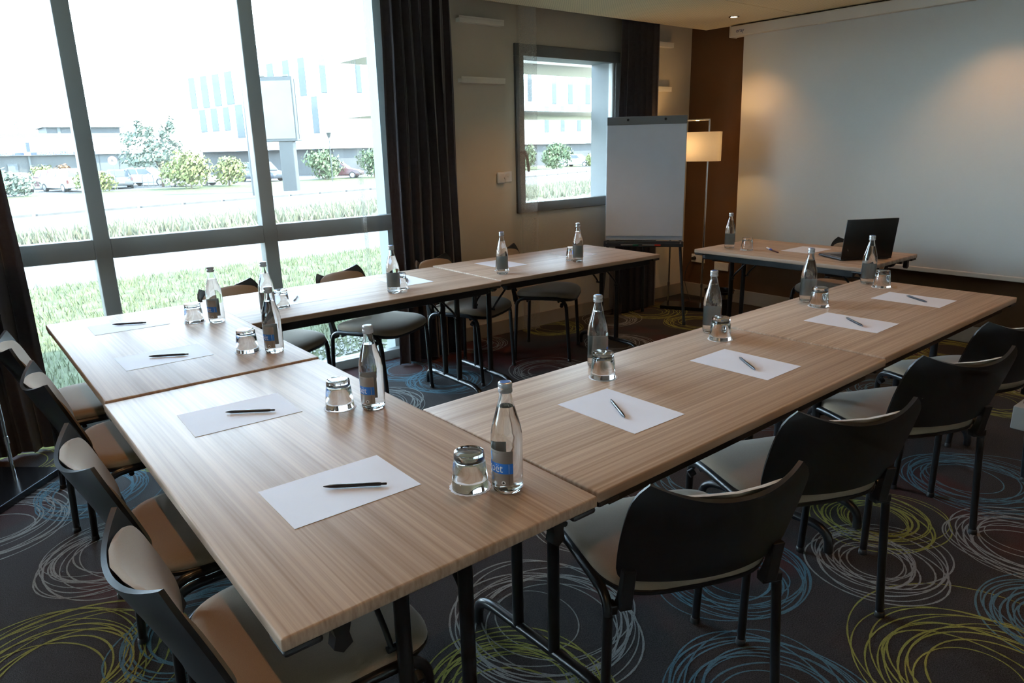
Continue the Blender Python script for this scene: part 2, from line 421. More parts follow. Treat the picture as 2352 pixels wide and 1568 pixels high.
# ------------------------------------------------------------------ windows
def bar(mb, x0, x1, z0, z1, y0=4.395, y1=4.47): mb.box(x0, x1, y0, y1, z0, z1)
w1 = MB()
bar(w1, W1[0], W1[1], 0, .066); bar(w1, W1[0], W1[1], 2.53, 2.60); bar(w1, 2.56, 2.60, .066, 2.53); bar(w1, W1[0], W1[0] + .05, .066, 2.53)
win1 = struct(w1.build('window_1', ALU, bevel=(.003, 1)))
mull = [(-3.99, -3.91), (-3.065, -2.985), (-2.14, -2.06), (-1.21, -1.13), (-.282, -.202), (.646, .728), (1.574, 1.660)]
for a, b in mull: MB().box(a, b, 4.39, 4.475, .066, 2.53).build('mullion', ALU, win1, bevel=(.006, 2))
edges = [W1[0] + .05] + [v for m_ in mull for v in m_] + [2.56]
for k in range(0, len(edges), 2):
    x0, x1 = edges[k], edges[k + 1]
    MB().box(x0, x1, 4.392, 4.472, .932, 1.040).build('transom', ALU, win1, bevel=(.005, 2))
    for z0, z1 in ((.066, .932), (1.040, 2.53)):
        MB().box(x0 - .004, x1 + .004, 4.440, 4.446, z0, z1).build('pane', PANE, win1)
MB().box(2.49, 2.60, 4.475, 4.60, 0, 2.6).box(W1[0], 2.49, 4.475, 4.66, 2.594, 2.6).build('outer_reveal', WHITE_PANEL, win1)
MB().box(W1[0], 2.49, 4.47, 4.72, -.06, -.0).build('sill', ALU, win1)
w2 = MB()
bar(w2, 3.622, 4.79, .962, 1.040, 4.38, 4.45); bar(w2, 3.622, 4.79, 2.142, 2.228, 4.38, 4.45)
bar(w2, 3.622, 3.706, 1.040, 2.142, 4.38, 4.45); bar(w2, 4.735, 4.79, 1.040, 2.142, 4.38, 4.45)
win2 = struct(w2.build('window_2', ALU, bevel=(.004, 2)))
SASH = pbsdf('pale_sash', lin(196, 200, 200), .5, noise=(8, .02))
MB().box(4.715, 4.735, 4.40, 4.45, 1.04, 2.142).build('sash', SASH, win2, bevel=(.004, 1))
MB().box(3.70, 4.72, 4.425, 4.431, 1.04, 2.142).build('pane', PANE, win2)
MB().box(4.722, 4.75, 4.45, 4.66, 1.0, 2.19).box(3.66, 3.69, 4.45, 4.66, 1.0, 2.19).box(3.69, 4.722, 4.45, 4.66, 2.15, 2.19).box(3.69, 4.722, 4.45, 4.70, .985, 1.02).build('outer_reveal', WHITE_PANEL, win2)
hd = MB().tube([(3.672, 4.38, 1.43), (3.672, 4.35, 1.43)], .012, 10)
hd.tube(arc((3.672, 4.345, 1.437), (3.676, 4.33, 1.42), (3.690, 4.335, 1.37), 4) + [Vector((3.704, 4.338, 1.285))], [.012, .013, .013, .013, .012, .010], 10)
hd.build('window_handle', DARKMETAL, win2, 50)

def blade(z_b, label):
    prof = [(5.40, z_b), (5.36, z_b + .022), (5.28, z_b + .043), (5.16, z_b + .058), (5.02, z_b + .062), (4.86, z_b + .052), (4.80, z_b + .036), (4.78, z_b + .012), (4.80, z_b)]
    mb = MB(); n = len(prof)
    vs = [(x, y, z) for x in (2.67, 5.9) for y, z in prof]
    mb.add(vs, [tuple(range(n)), tuple(range(2 * n - 1, n - 1, -1))] + [(i, n + i, n + (i + 1) % n, (i + 1) % n) for i in range(n)])
    t = thing('sunshade_blade', label, 'sunshade', (0, 0, 0), 0, 'sunshade blades outside the small window')
    mb.build('blade', pbsdf('brushed_blade_metal', lin(176, 170, 160), .5, noise=(4, .04)), t, 40, weld=True)
    m2 = MB()
    for x in (3.2, 5.2): m2.box(x - .02, x + .02, 4.62, 4.86, z_b + .01, z_b + .04)
    m2.build('bracket', ALU, t)
blade(1.723, 'lower grey wing shaped sunshade blade outside the small window, halfway up the glass')
blade(2.135, 'upper grey wing shaped sunshade blade outside the small window, near the top of the glass')

# ------------------------------------------------------------------ curtains and voiles
def drape(x0, x1, yc, z0, z1, folds, amp, seed, flare=0.0, nz=10, ph=0):
    rr = random.Random(seed); phs = [rr.uniform(-.5, .5) for _ in range(folds + 2)]; am = [rr.uniform(.6, 1.15) for _ in range(folds + 2)]
    def fn(u, v):
        q = u * folds; k = int(q); fr = q - k; calm = min(1, .25 + 6 * u, .25 + 6 * (1 - u))
        p = phs[k] * (1 - fr) + phs[min(k + 1, folds)] * fr; a = am[k] * (1 - fr) + am[min(k + 1, folds)] * fr
        s = math.sin(2 * PI * q + p + ph)
        y = yc + calm * amp * a * (0.75 + 0.35 * (1 - v)) * (s + .25 * math.sin(4 * PI * q + 2 * p + v))
        x = x0 + (x1 - x0) * u + calm * .3 * amp * math.sin(4 * PI * q + p) + flare * (1 - v) * (u - .5) + .006 * math.sin(9 * v + k)
        return (x, y, z0 + (z1 - z0) * v)
    mb = MB(); mb.grid(fn, folds * 14, nz); return mb
cur = [('dark aubergine pleated curtain between the big window and the beige wall', 2.385, 2.905, 4.19, 7, .034, 3, .05),
       ('dark aubergine pleated curtain right of the small window, behind the flip chart', 4.60, 5.06, 4.20, 6, .032, 5, .10),
       ('dark aubergine curtain at the left edge of the picture, behind the chairs', -.75, .275, 4.205, 11, .034, 8, .06)]
for lab, x0, x1, yc, n, a, sd, fl in cur:
    t = thing('curtain', lab, 'curtain', ((x0 + x1) / 2, yc, 0), 0, 'dark curtains along the window wall')
    o = drape(x0, x1, yc, .012, 2.62, n, a, sd, fl).build('curtain_cloth', CURTAIN, t, 80, thick=.003)
    o.location = (-(x0 + x1) / 2, -yc, 0)
    m = MB()
    m.tube([(x0, yc, 2.64), (x1, yc, 2.64)], .012, 8); m.box((x0 + x1) / 2 - .01, (x0 + x1) / 2 + .01, yc - .01, yc + .01, 2.64, 3.0)
    o = m.build('curtain_rail', ALU, t); o.location = (-(x0 + x1) / 2, -yc, 0)
t = thing('sheer_curtain', 'thin see-through white voile hanging across the whole big window', 'sheer curtain', (.9, 4.3, 0))
o = drape(-4.85, 2.235, 4.315, .03, 2.62, 18, .016, 21, 0, 6).build('voile', SHEER, t, 80); o.location = (-.9, -4.3, 0)
o = drape(2.215, 2.245, 4.30, .03, 2.62, 1, .001, 2, 0, 6).build('hem', SHEER_HEM, t, 80); o.location = (-.9, -4.3, 0)
o = drape(2.20, 2.47, 4.30, .03, 2.62, 2, .012, 22, 0, 6).build('voile', SHEER, t, 80); o.location = (-.9, -4.3, 0)
t = thing('sheer_curtain', 'thin see-through white voile hanging in front of the small window', 'sheer curtain', (4.1, 4.28, 0))
o = drape(3.56, 4.70, 4.29, .02, 2.62, 5, .016, 31, 0, 6).build('voile', SHEER, t, 80); o.location = (-4.1, -4.28, 0)
o = drape(3.565, 3.74, 4.272, .02, 2.62, 1, .006, 32, 0, 6).build('hem', SHEER_HEM, t, 80); o.location = (-4.1, -4.28, 0)

# ------------------------------------------------------------------ wall fittings
def ledge(x0, x1, z, lab):
    t = thing('wall_ledge', lab, 'wall ledge', ((x0 + x1) / 2, YL, z), 0, 'narrow cream ledges on the beige wall')
    L2_ = (x1 - x0) / 2
    MB().box(-L2_, L2_, -.05, -.0005, -.017, .012).build('ledge_strip', LEDGE, t, bevel=(.003, 2))
    MB().box(-L2_, L2_, -.05, -.044, .012, .024).build('front_lip', LEDGE, t)
LEDGE = pbsdf('cream_ledge_paint', lin(236, 230, 214), .6, noise=(6, .03))
ledge(3.10, 3.50, 2.345, 'narrow cream wall ledge between big curtain and small window, upper one')
ledge(3.10, 3.50, 1.945, 'narrow cream wall ledge between big curtain and small window, lower one')
ledge(5.10, 5.46, 2.320, 'narrow cream wall ledge above the floor lamp, upper one near the ceiling')
ledge(5.10, 5.45, 1.945, 'narrow cream wall ledge above the floor lamp, lower one over the flip chart')
t = thing('thermostat', 'small white rounded thermostat on the beige wall left of the small window', 'thermostat', (3.462, YL, 1.247))
MB().box(-.036, .036, -.028, -.0005, -.043, .043).build('housing', WHITE, t, 40, bevel=(.012, 3))
MB().lathe([(.0, .004), (.010, .004), (.011, 0), (.011, -.001)], 16).build('dial', WHITE, t, 40).matrix_local = Matrix.Translation((.028, -.029, 0)) @ Matrix.Rotation(PI / 2, 4, 'X')
t = thing('wall_plate', 'flat square white wall plate beside the thermostat', 'wall plate', (3.535, YL, 1.252))
MB().box(-.04, .04, -.008, -.0005, -.04, .04).build('plate', WHITE, t, bevel=(.003, 2))
MB().box(-.0015, .0015, -.010, -.008, -.0015, .0015).build('screw', DARKMETAL, t)
def socket(y, z, lab, plug):
    t = thing('power_socket', lab, 'power socket', (XF, y, z), 0, 'white sockets low on the brown wall')
    MB().box(-.012, -.0005, -.078, .078, -.04, .04).build('socket_plate', WHITE, t, bevel=(.004, 2))
    for s in (-1, 1):
        MB().lathe([(.0, -.004), (.018, -.004), (.0205, .0005), (.022, .0008), (.022, -.006)], 20).build('outlet', WHITE, t, 40).matrix_local = Matrix.Translation((-.0125, s * .037, 0)) @ Matrix.Rotation(-PI / 2, 4, 'Y')
    return t
socket(4.21, .375, 'white double power socket behind the flip chart leg with a black plug', True)
socket(3.94, .325, 'white double power socket left of the front table, behind a bottle', False)
t = thing('power_plug', 'black power plug with its cable hanging to the floor in the corner', 'plug', (XF, 4.247, .375))
MB().tube([(-.05, 0, 0), (-.0135, 0, 0)], [.016, .019], 12).build('plug_body', PLASTIC, t, 40)
cab = arc((-.05, 0, 0), (-.12, .05, -.10), (-.10, .04, -.24), 6) + arc((-.10, .04, -.24), (-.09, .0, -.37), (-.22, -.12, -.368), 6)[1:] + arc((-.22, -.12, -.368), (-.3, -.2, -.370), (-.36, -.12, -.370), 4)[1:]
MB().tube(cab, .0035, 6).build('cable', PLASTIC, t, 60)

# ------------------------------------------------------------------ projection screen
SX = 5.66
t = thing('projection_screen', 'big white projection screen pulled down from its case on the brown wall', 'projection screen', (SX, 2.2, 0))
y0, y1 = .35, 3.87
CASE = pbsdf('white_screen_case', lin(214, 210, 202), .45, noise=(5, .015))
FAB = pbsdf('matt_screen_fabric', lin(206, 208, 206), .85, spec=.15, noise=(2, .012))
MB().box(-.05, .055, y0 - 2.2, y1 - 2.2, 2.345, 2.428).build('case', CASE, t, bevel=(.006, 2))
MB().box(-.052, .057, y1 - 2.2, y1 - 2.19, 2.340, 2.432).build('end_cap', CASE, t, bevel=(.003, 1))
MB().box(-.052, .057, y0 - 2.21, y0 - 2.2, 2.340, 2.432).build('end_cap', CASE, t, bevel=(.003, 1))
fy0, fy1 = .46, 3.765
def scr(u, v):
    return (0.0 + .004 * math.sin(PI * v) , (fy0 + (fy1 - fy0) * u) - 2.2 - .045 * (1 - v) * (u - .2), .535 + (2.35 - .535) * v)
m = MB(); m.grid(scr, 8, 10); m.build('screen_fabric', FAB, t, 80, thick=.0015)
MB().box(-.013, .013, fy0 - 2.18, fy1 - 2.24, .505, .540).build('bottom_bar', CASE, t, bevel=(.006, 2))
mbk = MB()
for yy in (3.3, 1.0): mbk.box(-.03, .118, yy - 2.22, yy - 2.14, 2.426, 2.433)
mbk.build('wall_bracket', CHROME, t)
NAVY = pbsdf('navy_print', (.02, .03, .16, 1), .5, noise=(30, .05))
text('logo', 'oray', .043, NAVY, t, lambda x, y, z: Vector((-.0512 - z, 3.775 - 2.2 - x, 2.386 + y)), .0004)

# ------------------------------------------------------------------ tables
def make_table(name, label, L, W, x, y, rz, zoff=0.0):
    t = thing(name, label, 'table', (x, y, zoff), rz, 'folding tables of the U-shaped layout')
    z1 = .74; z0 = .714
    o = MB().box(-L / 2, L / 2, -W / 2, W / 2, z0, z1).build('tabletop', WOOD, t, 40, bevel=(.0045, 3))
    for s in (-1, 1):
        MB().box(-L / 2 + .07, L / 2 - .07, s * (W / 2 - .045) - .012, s * (W / 2 - .045) + .012, .672, .7135).build('rail', STEEL_BLACK, t, bevel=(.002, 1))
        for q in (-1, 1):
            c = MB(); a, b = q * (L / 2 - .036), s * (W / 2 - .036)
            c.box(a - .034, a + .034, b - .034, b + .034, .700, .7138)
            c.build('corner_bumper', PLASTIC, t, bevel=(.006, 2))
    for q in (-1, 1):
        lx = q * (L / 2 - .118)
        m = MB()
        m.box(lx - .014, lx + .014, -W / 2 + .055, W / 2 - .055, .684, .7135)
        m.build('end_rail', STEEL_BLACK, t)
        hw = W / 2 - .075
        pts = [(lx, -hw, .006)] + arc((lx, -hw, .03), (lx, -hw, .098), (lx, -hw + .09, .100), 6) + arc((lx, hw - .09, .100), (lx, hw, .098), (lx, hw, .03), 6) + [(lx, hw, .006)]
        MB().tube(pts, .0165, 12).build('foot', STEEL_BLACK, t, 60)
        for s in (-1, 1):
            py = s * .077
            MB().tube([(lx, py, .105), (lx, py, .695)], .0165, 12).build('post', STEEL_BLACK, t, 60)
            b = MB().tube(arc((lx - q * .018, py * 1.25, .505), (lx - q * .03, py * 1.25, .53), (lx - q * .06, py * 1.25, .56), 3) + [(lx - q * .19, py * 1.25, .690)], .0065, 8)
            b.tube([(lx - q * .02, py * 1.0, .505), (lx - q * .02, py * 1.36, .505)], .008, 8)
            b.build('brace', STEEL_BLACK, t, 60)
            # plastic hinge housing at the head of each post and the stacking clip near the end edge
            h = MB(); h.prism([(lx - .035, .714), (lx - .035, .69), (lx - .012, .655), (lx + .018, .655), (lx + .04, .69), (lx + .04, .714)], s * (W / 2 - .10) - .022, s * (W / 2 - .10) + .022, M=Matrix(((1, 0, 0, 0), (0, 0, 1, 0), (0, 1, 0, 0), (0, 0, 0, 1))))
            h.build('leg_hinge', PLASTIC, t, bevel=(.004, 2))
            cx = q * (L / 2 - .022); cyy = s * (W / 2 - .105)
            k = MB(); k.prism([(cyy - .018, .7138), (cyy - .012, .690), (cyy - .017, .668), (cyy + .002, .656), (cyy + .018, .668), (cyy + .013, .690), (cyy + .018, .7138)], cx - .012, cx + .012, M=Matrix(((0, 0, 1, 0), (1, 0, 0, 0), (0, 1, 0, 0), (0, 0, 0, 1))))
            k.build('linking_clip', PLASTIC, t)
    return t
R = math.radians
make_table('folding_table', 'oak-top folding table nearest the camera, with the two front sheets of paper', 1.418, .704, .650, 1.670, PI / 2)
make_table('folding_table', 'oak-top folding table at the window end of the front row, on the left', 1.362, .702, .654, 3.066, PI / 2, .005)
make_table('folding_table', 'oak-top folding table starting the left arm, seen edge-on below the big window', 1.425, .728, 1.722, 3.470, 0)
make_table('folding_table', 'oak-top folding table ending the left arm, pointing at the flip chart', 1.372, .735, 3.134, 3.472, R(-1.1), .003)
make_table('folding_table', 'oak-top folding table starting the right arm, with two chairs backing the camera', 1.436, .704, 1.727, 1.332, R(.9), .0)
make_table('folding_table', 'oak-top folding table ending the right arm, nearest the projection screen', 1.396, .712, 3.148, 1.362, R(.7), .004)
pt = make_table('presenter_table', 'oak-top folding table standing alone before the screen with the laptop', 1.20, .757, 4.560, 2.487, PI / 2)
pt['group'] = 'folding tables of the U-shaped layout'

# ------------------------------------------------------------------ chairs
def superloop(prof, w, d, e, c=(0, 0), n=40, front=0.0):
    """rings of a superellipse; prof = [(scale, z)]"""
    mb = MB(); vs = []; fs = []
    for k, (s, z) in enumerate(prof):
        for j in range(n):
            a = 2 * PI * j / n; ca, sa = math.cos(a), math.sin(a)
            x = w * s * math.copysign(abs(ca) ** (2 / e), ca); y = d * s * math.copysign(abs(sa) ** (2 / e), sa)
            taper = 1 + .04 * (y / d)
            zz = z - (front * max(0, y / d) ** 3) + .010 * (abs(x) / w) ** 2 * (1 if s > .3 else s)
            vs.append((c[0] + x * taper, c[1] + y, zz))
    for k in range(len(prof) - 1):
        for j in range(n):
            q = (j + 1) % n
            fs.append((k * n + j, k * n + q, (k + 1) * n + q, (k + 1) * n + j))
    fs.append(tuple(range(n - 1, -1, -1))); fs.append(tuple((len(prof) - 1) * n + j for j in range(n)))
    return mb.add(vs, fs)
def shell_pt(u, v):
    hw = .213 + .010 * math.sin(PI * v) - (.030 * max(0, (v - .80) / .20) ** 2.2) - (.016 * max(0, (.15 - v) / .15) ** 2)
    zt = .744 + .036 * abs(u) ** 2.2
    z = .497 + (zt - .497) * v
    y = -.232 - .100 * v ** 1.15 + .052 * abs(u) ** 2.0
    return Vector((u * hw, y, z))
def make_chair(label):
    t = thing('conference_chair', label, 'chair', (0, 0, 0), 0, 'black framed conference chairs around the tables')
    seat = superloop([(1.0, .446), (1.012, .455), (1.0, .468), (.95, .478), (.85, .484), (.6, .487), (.3, .486), (.02, .485)], .232, .215, 4.2, (0, .015), front=.014)
    seat.build('seat', FABRIC, t, 60)
    superloop([(.3, .420), (.90, .424), (1.0, .436), (1.018, .448), (1.0, .452), (.9, .452)], .232, .215, 4.2, (0, .015), front=.014).build('seat_pan', PLASTIC, t, 50)
    m = MB(); m.grid(lambda a, b: shell_pt(a * 2 - 1, b), 20, 14)
    m.build('back_shell', PLASTIC, t, 50, thick=-.011)
    # leaf shaped cushion on the front of the shell
    n, k = 56, 12; vs = []; fs = []
    for i in range(k + 1):
        r = 1 - i / k if i < k else .02
        for j in range(n):
            a = 2 * PI * j / n; ca, sa = math.cos(a), math.sin(a)
            u = .925 * r * math.copysign(abs(ca) ** .42, ca)
            v = .50 + (.46 if sa > 0 else .43) * r * math.copysign(abs(sa) ** .42, sa)
            v += .075 * max(0, 1 - (u / .75) ** 2) * max(0, sa) * r
            p = shell_pt(u, v)
            bulge = .003 + .024 * (1 - r ** 2.6)
            vs.append((p.x, p.y + .012 + bulge, p.z))
    for i in range(k):
        for j in range(n):
            q = (j + 1) % n; fs.append((i * n + j, i * n + q, (i + 1) * n + q, (i + 1) * n + j))
    fs.append(tuple(k * n + j for j in range(n)))
    m = MB().add(vs, fs)
    # the rim of the cushion back to the shell
    o = len(m.v); ring = [(v[0] * 1.0, v[1] - .010, v[2]) for v in vs[:n]]
    m.v += ring; fs2 = [(j, o + j, o + (j + 1) % n, (j + 1) % n) for j in range(n)]
    m.f += fs2 + [tuple(o + j for j in range(n))]; m.mi += [0] * (len(fs2) + 1)
    m.build('back_cushion', FABRIC, t, 55)
    for s in (-1, 1):
        rear = [(s * .247, -.197, .0), (s * .238, -.188, .20), (s * .231, -.180, .395)]
        front = [(s * .236, .197, .0), (s * .238, .186, .20), (s * .241, .176, .385)]
        rail = arc(rear[-1], (s * .228, -.176, .445), (s * .234, -.115, .449), 5) + [Vector((s * .239, .05, .453))] + arc((s * .242, .11, .452), (s * .243, .170, .448), front[-1], 5)
        lr = MB().tube(rear, .0125, 12).build('leg', STEEL_BLACK, t, 60)
        lf = MB().tube(front, .0125, 12).build('leg', STEEL_BLACK, t, 60)
        MB().tube(rail, .0125, 12, ry=1.0).build('side_rail', STEEL_BLACK, t, 60)
        for lg, p in ((lr, rear[0]), (lf, front[0])):
            MB().lathe([(.0145, .0), (.0155, .003), (.0145, .018), (.0125, .020)], 14, c=(p[0], p[1], 0)).build('foot_cap', PLASTIC, lg, 50)
        b = MB(); b.prism([(-.166, .418), (-.206, .418), (-.214, .47), (-.226, .535), (-.206, .535), (-.190, .47), (-.178, .44)], s * .196 - .016, s * .196 + .016, M=Matrix(((0, 0, 1, 0), (1, 0, 0, 0), (0, 1, 0, 0), (0, 0, 0, 1))))
        b.box(s * .196 - .016, s * .232 + .004, -.196, -.166, .405, .430)
        b.build('back_bracket', PLASTIC, t, bevel=(.003, 2))
        h = MB().tube([(s * .243, .145, .415), (s * .262, .145, .405)], .013, 12)
        h.build('linking_hook', PLASTIC, t, 50)
    for y in (-.10, .12):
        MB().tube([(-.236, y, .432), (.236, y, .432)], .009, 8).build('cross_bar', STEEL_BLACK, t, 60)
    return t
CH = [  # x, y of the point midway between the feet, facing angle (0 = +y), label
    (.462, 1.345, -90, 'chair of the front row nearest the camera, cut by the bottom edge'),
    (.462, 1.965, -90, 'second chair from the camera along the front row, orange lit back cushion'),
    (.462, 2.764, -90, 'third chair from the camera along the front row, near the dark curtain'),
    (.425, 3.375, -92, 'farthest chair of the front row, against the dark curtain on the left'),
    (1.349, 1.058, -23.5, 'chair nearest the camera on the right arm, black back towards us'),
    (1.972, 1.064, -25.5, 'second chair from the camera on the right arm, black back towards us'),
    (2.732, 1.055, -25, 'third chair from the camera on the right arm, at the right edge'),
    (3.375, 1.072, -25, 'farthest chair on the right arm, by the low grey plinth cabinet'),
    (1.325, 3.752, -152.5, 'first chair on the window side, behind the bottle pair near the big window'),
    (1.982, 3.735, -154.5, 'second chair on the window side, its back before the bright window'),
    (2.665, 3.738, -154, 'third chair on the window side, back against the dark curtain'),
    (3.366, 3.756, -142, 'fourth chair on the window side, before the beige wall and small window'),
    (4.865, 2.355, 88, 'chair behind the presenter table, mostly hidden by the laptop')]
proto = make_chair(CH[0][3])
for i, (x, y, a, lab) in enumerate(CH):
    c = proto if i == 0 else copy_tree(proto)
    c.location = (x, y, 0); c.rotation_euler = (0, 0, R(a)); c['label'] = lab.replace('chair', 'black framed chair', 1)

# ------------------------------------------------------------------ bottles, glasses
BR = .0348
LABEL_G = pbsdf('silver_foil_label', lin(150, 140, 132), .38, metal=.35, noise=(20, .04))
LABEL_B = bpy.data.materials.new('pale_label_back'); LABEL_B.use_nodes = True
_nt = LABEL_B.node_tree; _nt.nodes.clear()
_o = _nt.nodes.new('ShaderNodeOutputMaterial'); _t = _nt.nodes.new('ShaderNodeBsdfTranslucent'); _d = _nt.nodes.new('ShaderNodeBsdfDiffuse'); _m = _nt.nodes.new('ShaderNodeMixShader')
_n = _nt.nodes.new('ShaderNodeTexNoise'); _n.inputs['Scale'].default_value = 60
_c = _nt.nodes.new('ShaderNodeValToRGB'); _c.color_ramp.elements[0].color = (.84, .90, .88, 1); _c.color_ramp.elements[1].color = (.90, .95, .93, 1)
_nt.links.new(_n.outputs['Fac'], _c.inputs['Fac'])
for _q in (_t, _d): _nt.links.new(_c.outputs['Color'], _q.inputs['Color'])
_m.inputs[0].default_value = .35
_nt.links.new(_d.outputs[0], _m.inputs[1]); _nt.links.new(_t.outputs[0], _m.inputs[2]); _nt.links.new(_m.outputs[0], _o.inputs['Surface'])
BLUE = pbsdf('blue_label_print', (.015, .17, .62, 1), .45, noise=(30, .03))
PALEBLUE = pbsdf('pale_blue_print', (.10, .26, .55, 1), .45, noise=(30, .03))
WHITEPRINT = pbsdf('white_label_print', lin(238, 240, 242), .5, noise=(30, .02))
CAPM = pbsdf('silver_screw_cap', (.62, .63, .65, 1), .32, metal=.85, bump=(200, .05))
CAPB = pbsdf('blue_cap_print', (.02, .10, .36, 1), .4, noise=(60, .05))
DARKPRINT = pbsdf('dark_label_print', (.03, .028, .03, 1), .5, noise=(40, .05))
def cyl_patch(mb, r, a0, a1, z0, z1, n=24, mi=0):
    return mb.grid(lambda u, v: (r * math.cos(a0 + (a1 - a0) * u), r * math.sin(a0 + (a1 - a0) * u), z0 + (z1 - z0) * v), n, 1, mi)
def make_bottle(label):
    t = thing('water_bottle', label, 'bottle', (0, 0, .74), 0, 'small mineral water bottles on the tables')
    outer = [(.0, .003), (.020, .0025), (.028, .0), (.0325, .003), (.0345, .010), (BR, .018), (BR, .112), (.0352, .116), (.0346, .122), (.0340, .136), (.0318, .150), (.0288, .162), (.0252, .174), (.0215, .187), (.0180, .200), (.0152, .211), (.0138, .219), (.0134, .226), (.0134, .244)]
    inner = [(max(r - .0024, 0.0), z + (.005 if i < 5 else 0)) for i, (r, z) in enumerate(outer)]
    inner[0] = (.0, .011); inner[1] = (.018, .0095); inner[2] = (.026, .008); inner[3] = (.0296, .0105); inner[4] = (.0318, .016)
    m = MB(); m.lathe(outer + inner[::-1], 40)
    m.build('bottle_glass', GLASS, t, 60, weld=True)
    lv = .196
    win = [(max(r + .00025, 0), z - .0002) for r, z in inner if z < lv] + [(.0167, lv), (.0, lv - .001)]
    m = MB(); m.lathe(win, 40); m.build('water', WATER, t, 60, weld=True)
    cap = [(.0, .2500), (.0128, .2500), (.0146, .2488), (.0150, .2465), (.0150, .2400), (.0143, .2392), (.0143, .2380), (.0151, .2372), (.0151, .2275), (.0140, .2268), (.0136, .2268)]
    m = MB(); m.lathe(cap, 32); c = m.build('cap', CAPM, t, 35)
    MB().lathe([(.0, .2506), (.0112, .2505), (.0115, .2500)], 28).build('cap_print', CAPB, c, 40)
    mr = MB()
    for k in range(36):
        a = 2 * PI * k / 36; M = Matrix.Rotation(a, 4, 'Z')
        mr.box(.0146, .0155, -.0005, .0005, .2405, .2460, M=M); mr.box(.0147, .0156, -.0005, .0005, .2285, .2340, M=M)
    mr.build('cap_ribs', CAPM, c)
    A = R(100)
    m = MB(); cyl_patch(m, BR + .0003, -A, A, .0225, .1035, 40); lab = m.build('label', LABEL_G, t, 80)
    m = MB(); cyl_patch(m, BR + .00015, -A, A, .0225, .1035, 40); m.build('label_back', LABEL_B, lab, 80)
    m = MB(); cyl_patch(m, BR + .0005, -A, A, .0505, .0745, 40); m.build('label_band', BLUE, lab, 80)
    rr = BR + .0007
    bend = lambda x, y, z: Vector((rr * math.cos(x / rr), rr * math.sin(x / rr), y))
    text('label_name', 'Planco\u00ebt', .0275, WHITEPRINT, lab, lambda x, y, z: bend(x - .001, y + .0625, z), width=.078)
    text('label_heading', 'NATURELLE', .0042, DARKPRINT, lab, lambda x, y, z: bend(x + .018, y + .0985, z))
    # round emblem rings, small recycling badge, fine side text
    def ring(ax, z, r0, r1, n=28):
        mb = MB(); vs = []
        for j in range(n):
            a = 2 * PI * j / n
            for r_ in (r0, r1): vs.append(bend(ax + r_ * math.cos(a), z + r_ * math.sin(a), 0))
        return mb.add(vs, [(2 * j, 2 * j + 1, (2 * j + 3) % (2 * n), (2 * j + 2) % (2 * n)) for j in range(n)])
    ring(.006, .0385, .0066, .0082).build('label_emblem', PALEBLUE, lab)
    ring(.008, .0365, .0030, .0042).build('label_emblem', PALEBLUE, lab)
    m = MB(); m.grid(lambda u, v: bend(.006 + .004 * math.sin(6 * v) * (1 - v) + (.004 + .003 * v) * (u - .5), .078 + .020 * v, 0), 2, 10); m.build('label_emblem', PALEBLUE, lab)
    ring(.040, .0300, .0, .0048).build('label_badge', WHITEPRINT, lab)
    rr2 = rr; rr += .0002
    m = MB(); m.grid(lambda u, v: bend(.040 + (.0028 if v < .6 else .0018) * (u - .5) * 2 * math.sin(PI * (v * .8 + .15)), .0272 + .0058 * v, 0), 2, 6); m.build('label_badge_mark', DARKPRINT, lab)
    rr = rr2
    m = MB()
    for k in range(11): cyl_patch(m, rr, .0520 / rr, .0532 / rr, .052 + k * .002, .0532 + k * .002, 1)
    m.build('label_fine_print', WHITEPRINT, lab)
    m = MB()
    for k in range(12): cyl_patch(m, rr, .0520 / rr, .0530 / rr, .0245 + k * .002, .0257 + k * .002, 1)
    m.build('label_fine_print', DARKPRINT, lab)
    return t
BOT = [(.880, 1.120, 153, .74, 'full water bottle nearest the camera, beside the largest glass'),
       (.906, 1.784, 152, .74, 'full water bottle second along the front row, label reading towards us'),
       (.912, 2.570, 156, .745, 'full water bottle third along the front row, before the window chair'),
       (.905, 3.236, 160, .745, 'full water bottle farthest along the front row, before the big window'),
       (1.140, 3.236, 62, .74, 'water bottle behind another one at the inner corner by the window chair'),
       (1.834, 3.272, 48, .74, 'water bottle with pale label back on the left arm, before the dark curtain'),
       (2.578, 3.277, 46, .743, 'water bottle with pale label back standing at the seam of the left arm'),
       (3.204, 3.275, 64, .743, 'water bottle farthest along the left arm, below the small window'),
       (1.672, 1.612, 20, .74, 'water bottle half hidden by a glass in the middle of the right arm'),
       (2.327, 1.618, 20, .74, 'water bottle at the inner edge of the right arm, before the flip chart leg'),
       (3.100, 1.639, 24, .744, 'water bottle with blue label edge on the right arm, third from the camera'),
       (3.712, 1.643, 22, .744, 'water bottle at the far end of the right arm, in front of the laptop'),
       (4.375, 2.928, 30, .74, 'water bottle alone on the presenter table, left end')]
pb = make_bottle(BOT[0][4])
for i, (x, y, a, z, lab) in enumerate(BOT):
    b = pb if i == 0 else copy_tree(pb)
    b.location = (x, y, z + .0003); b.rotation_euler = (0, 0, R(a)); b['label'] = lab
def make_glass(label):
    t = thing('glass_tumbler', label, 'glass', (0, 0, 0), 0, 'upturned tumblers on the tables')
    outer = [(.0415, .0008), (.0418, .002), (.0400, .020), (.0382, .042), (.0362, .062), (.0352, .0655), (.0345, .069), (.0344, .080), (.0330, .0858), (.029, .0872), (.0, .0866)]
    inner = [(.0, .0700), (.026, .0700), (.0315, .0672), (.0338, .062), (.0360, .042), (.0380, .020), (.0397, .0018)]
    MB().lathe(outer + inner, 40, closed=False).lathe([(.0397, .0018), (.0405, .0004), (.0415, .0008)], 40).build('tumbler_glass', TUMBLER, t, 50, weld=True)
    return t
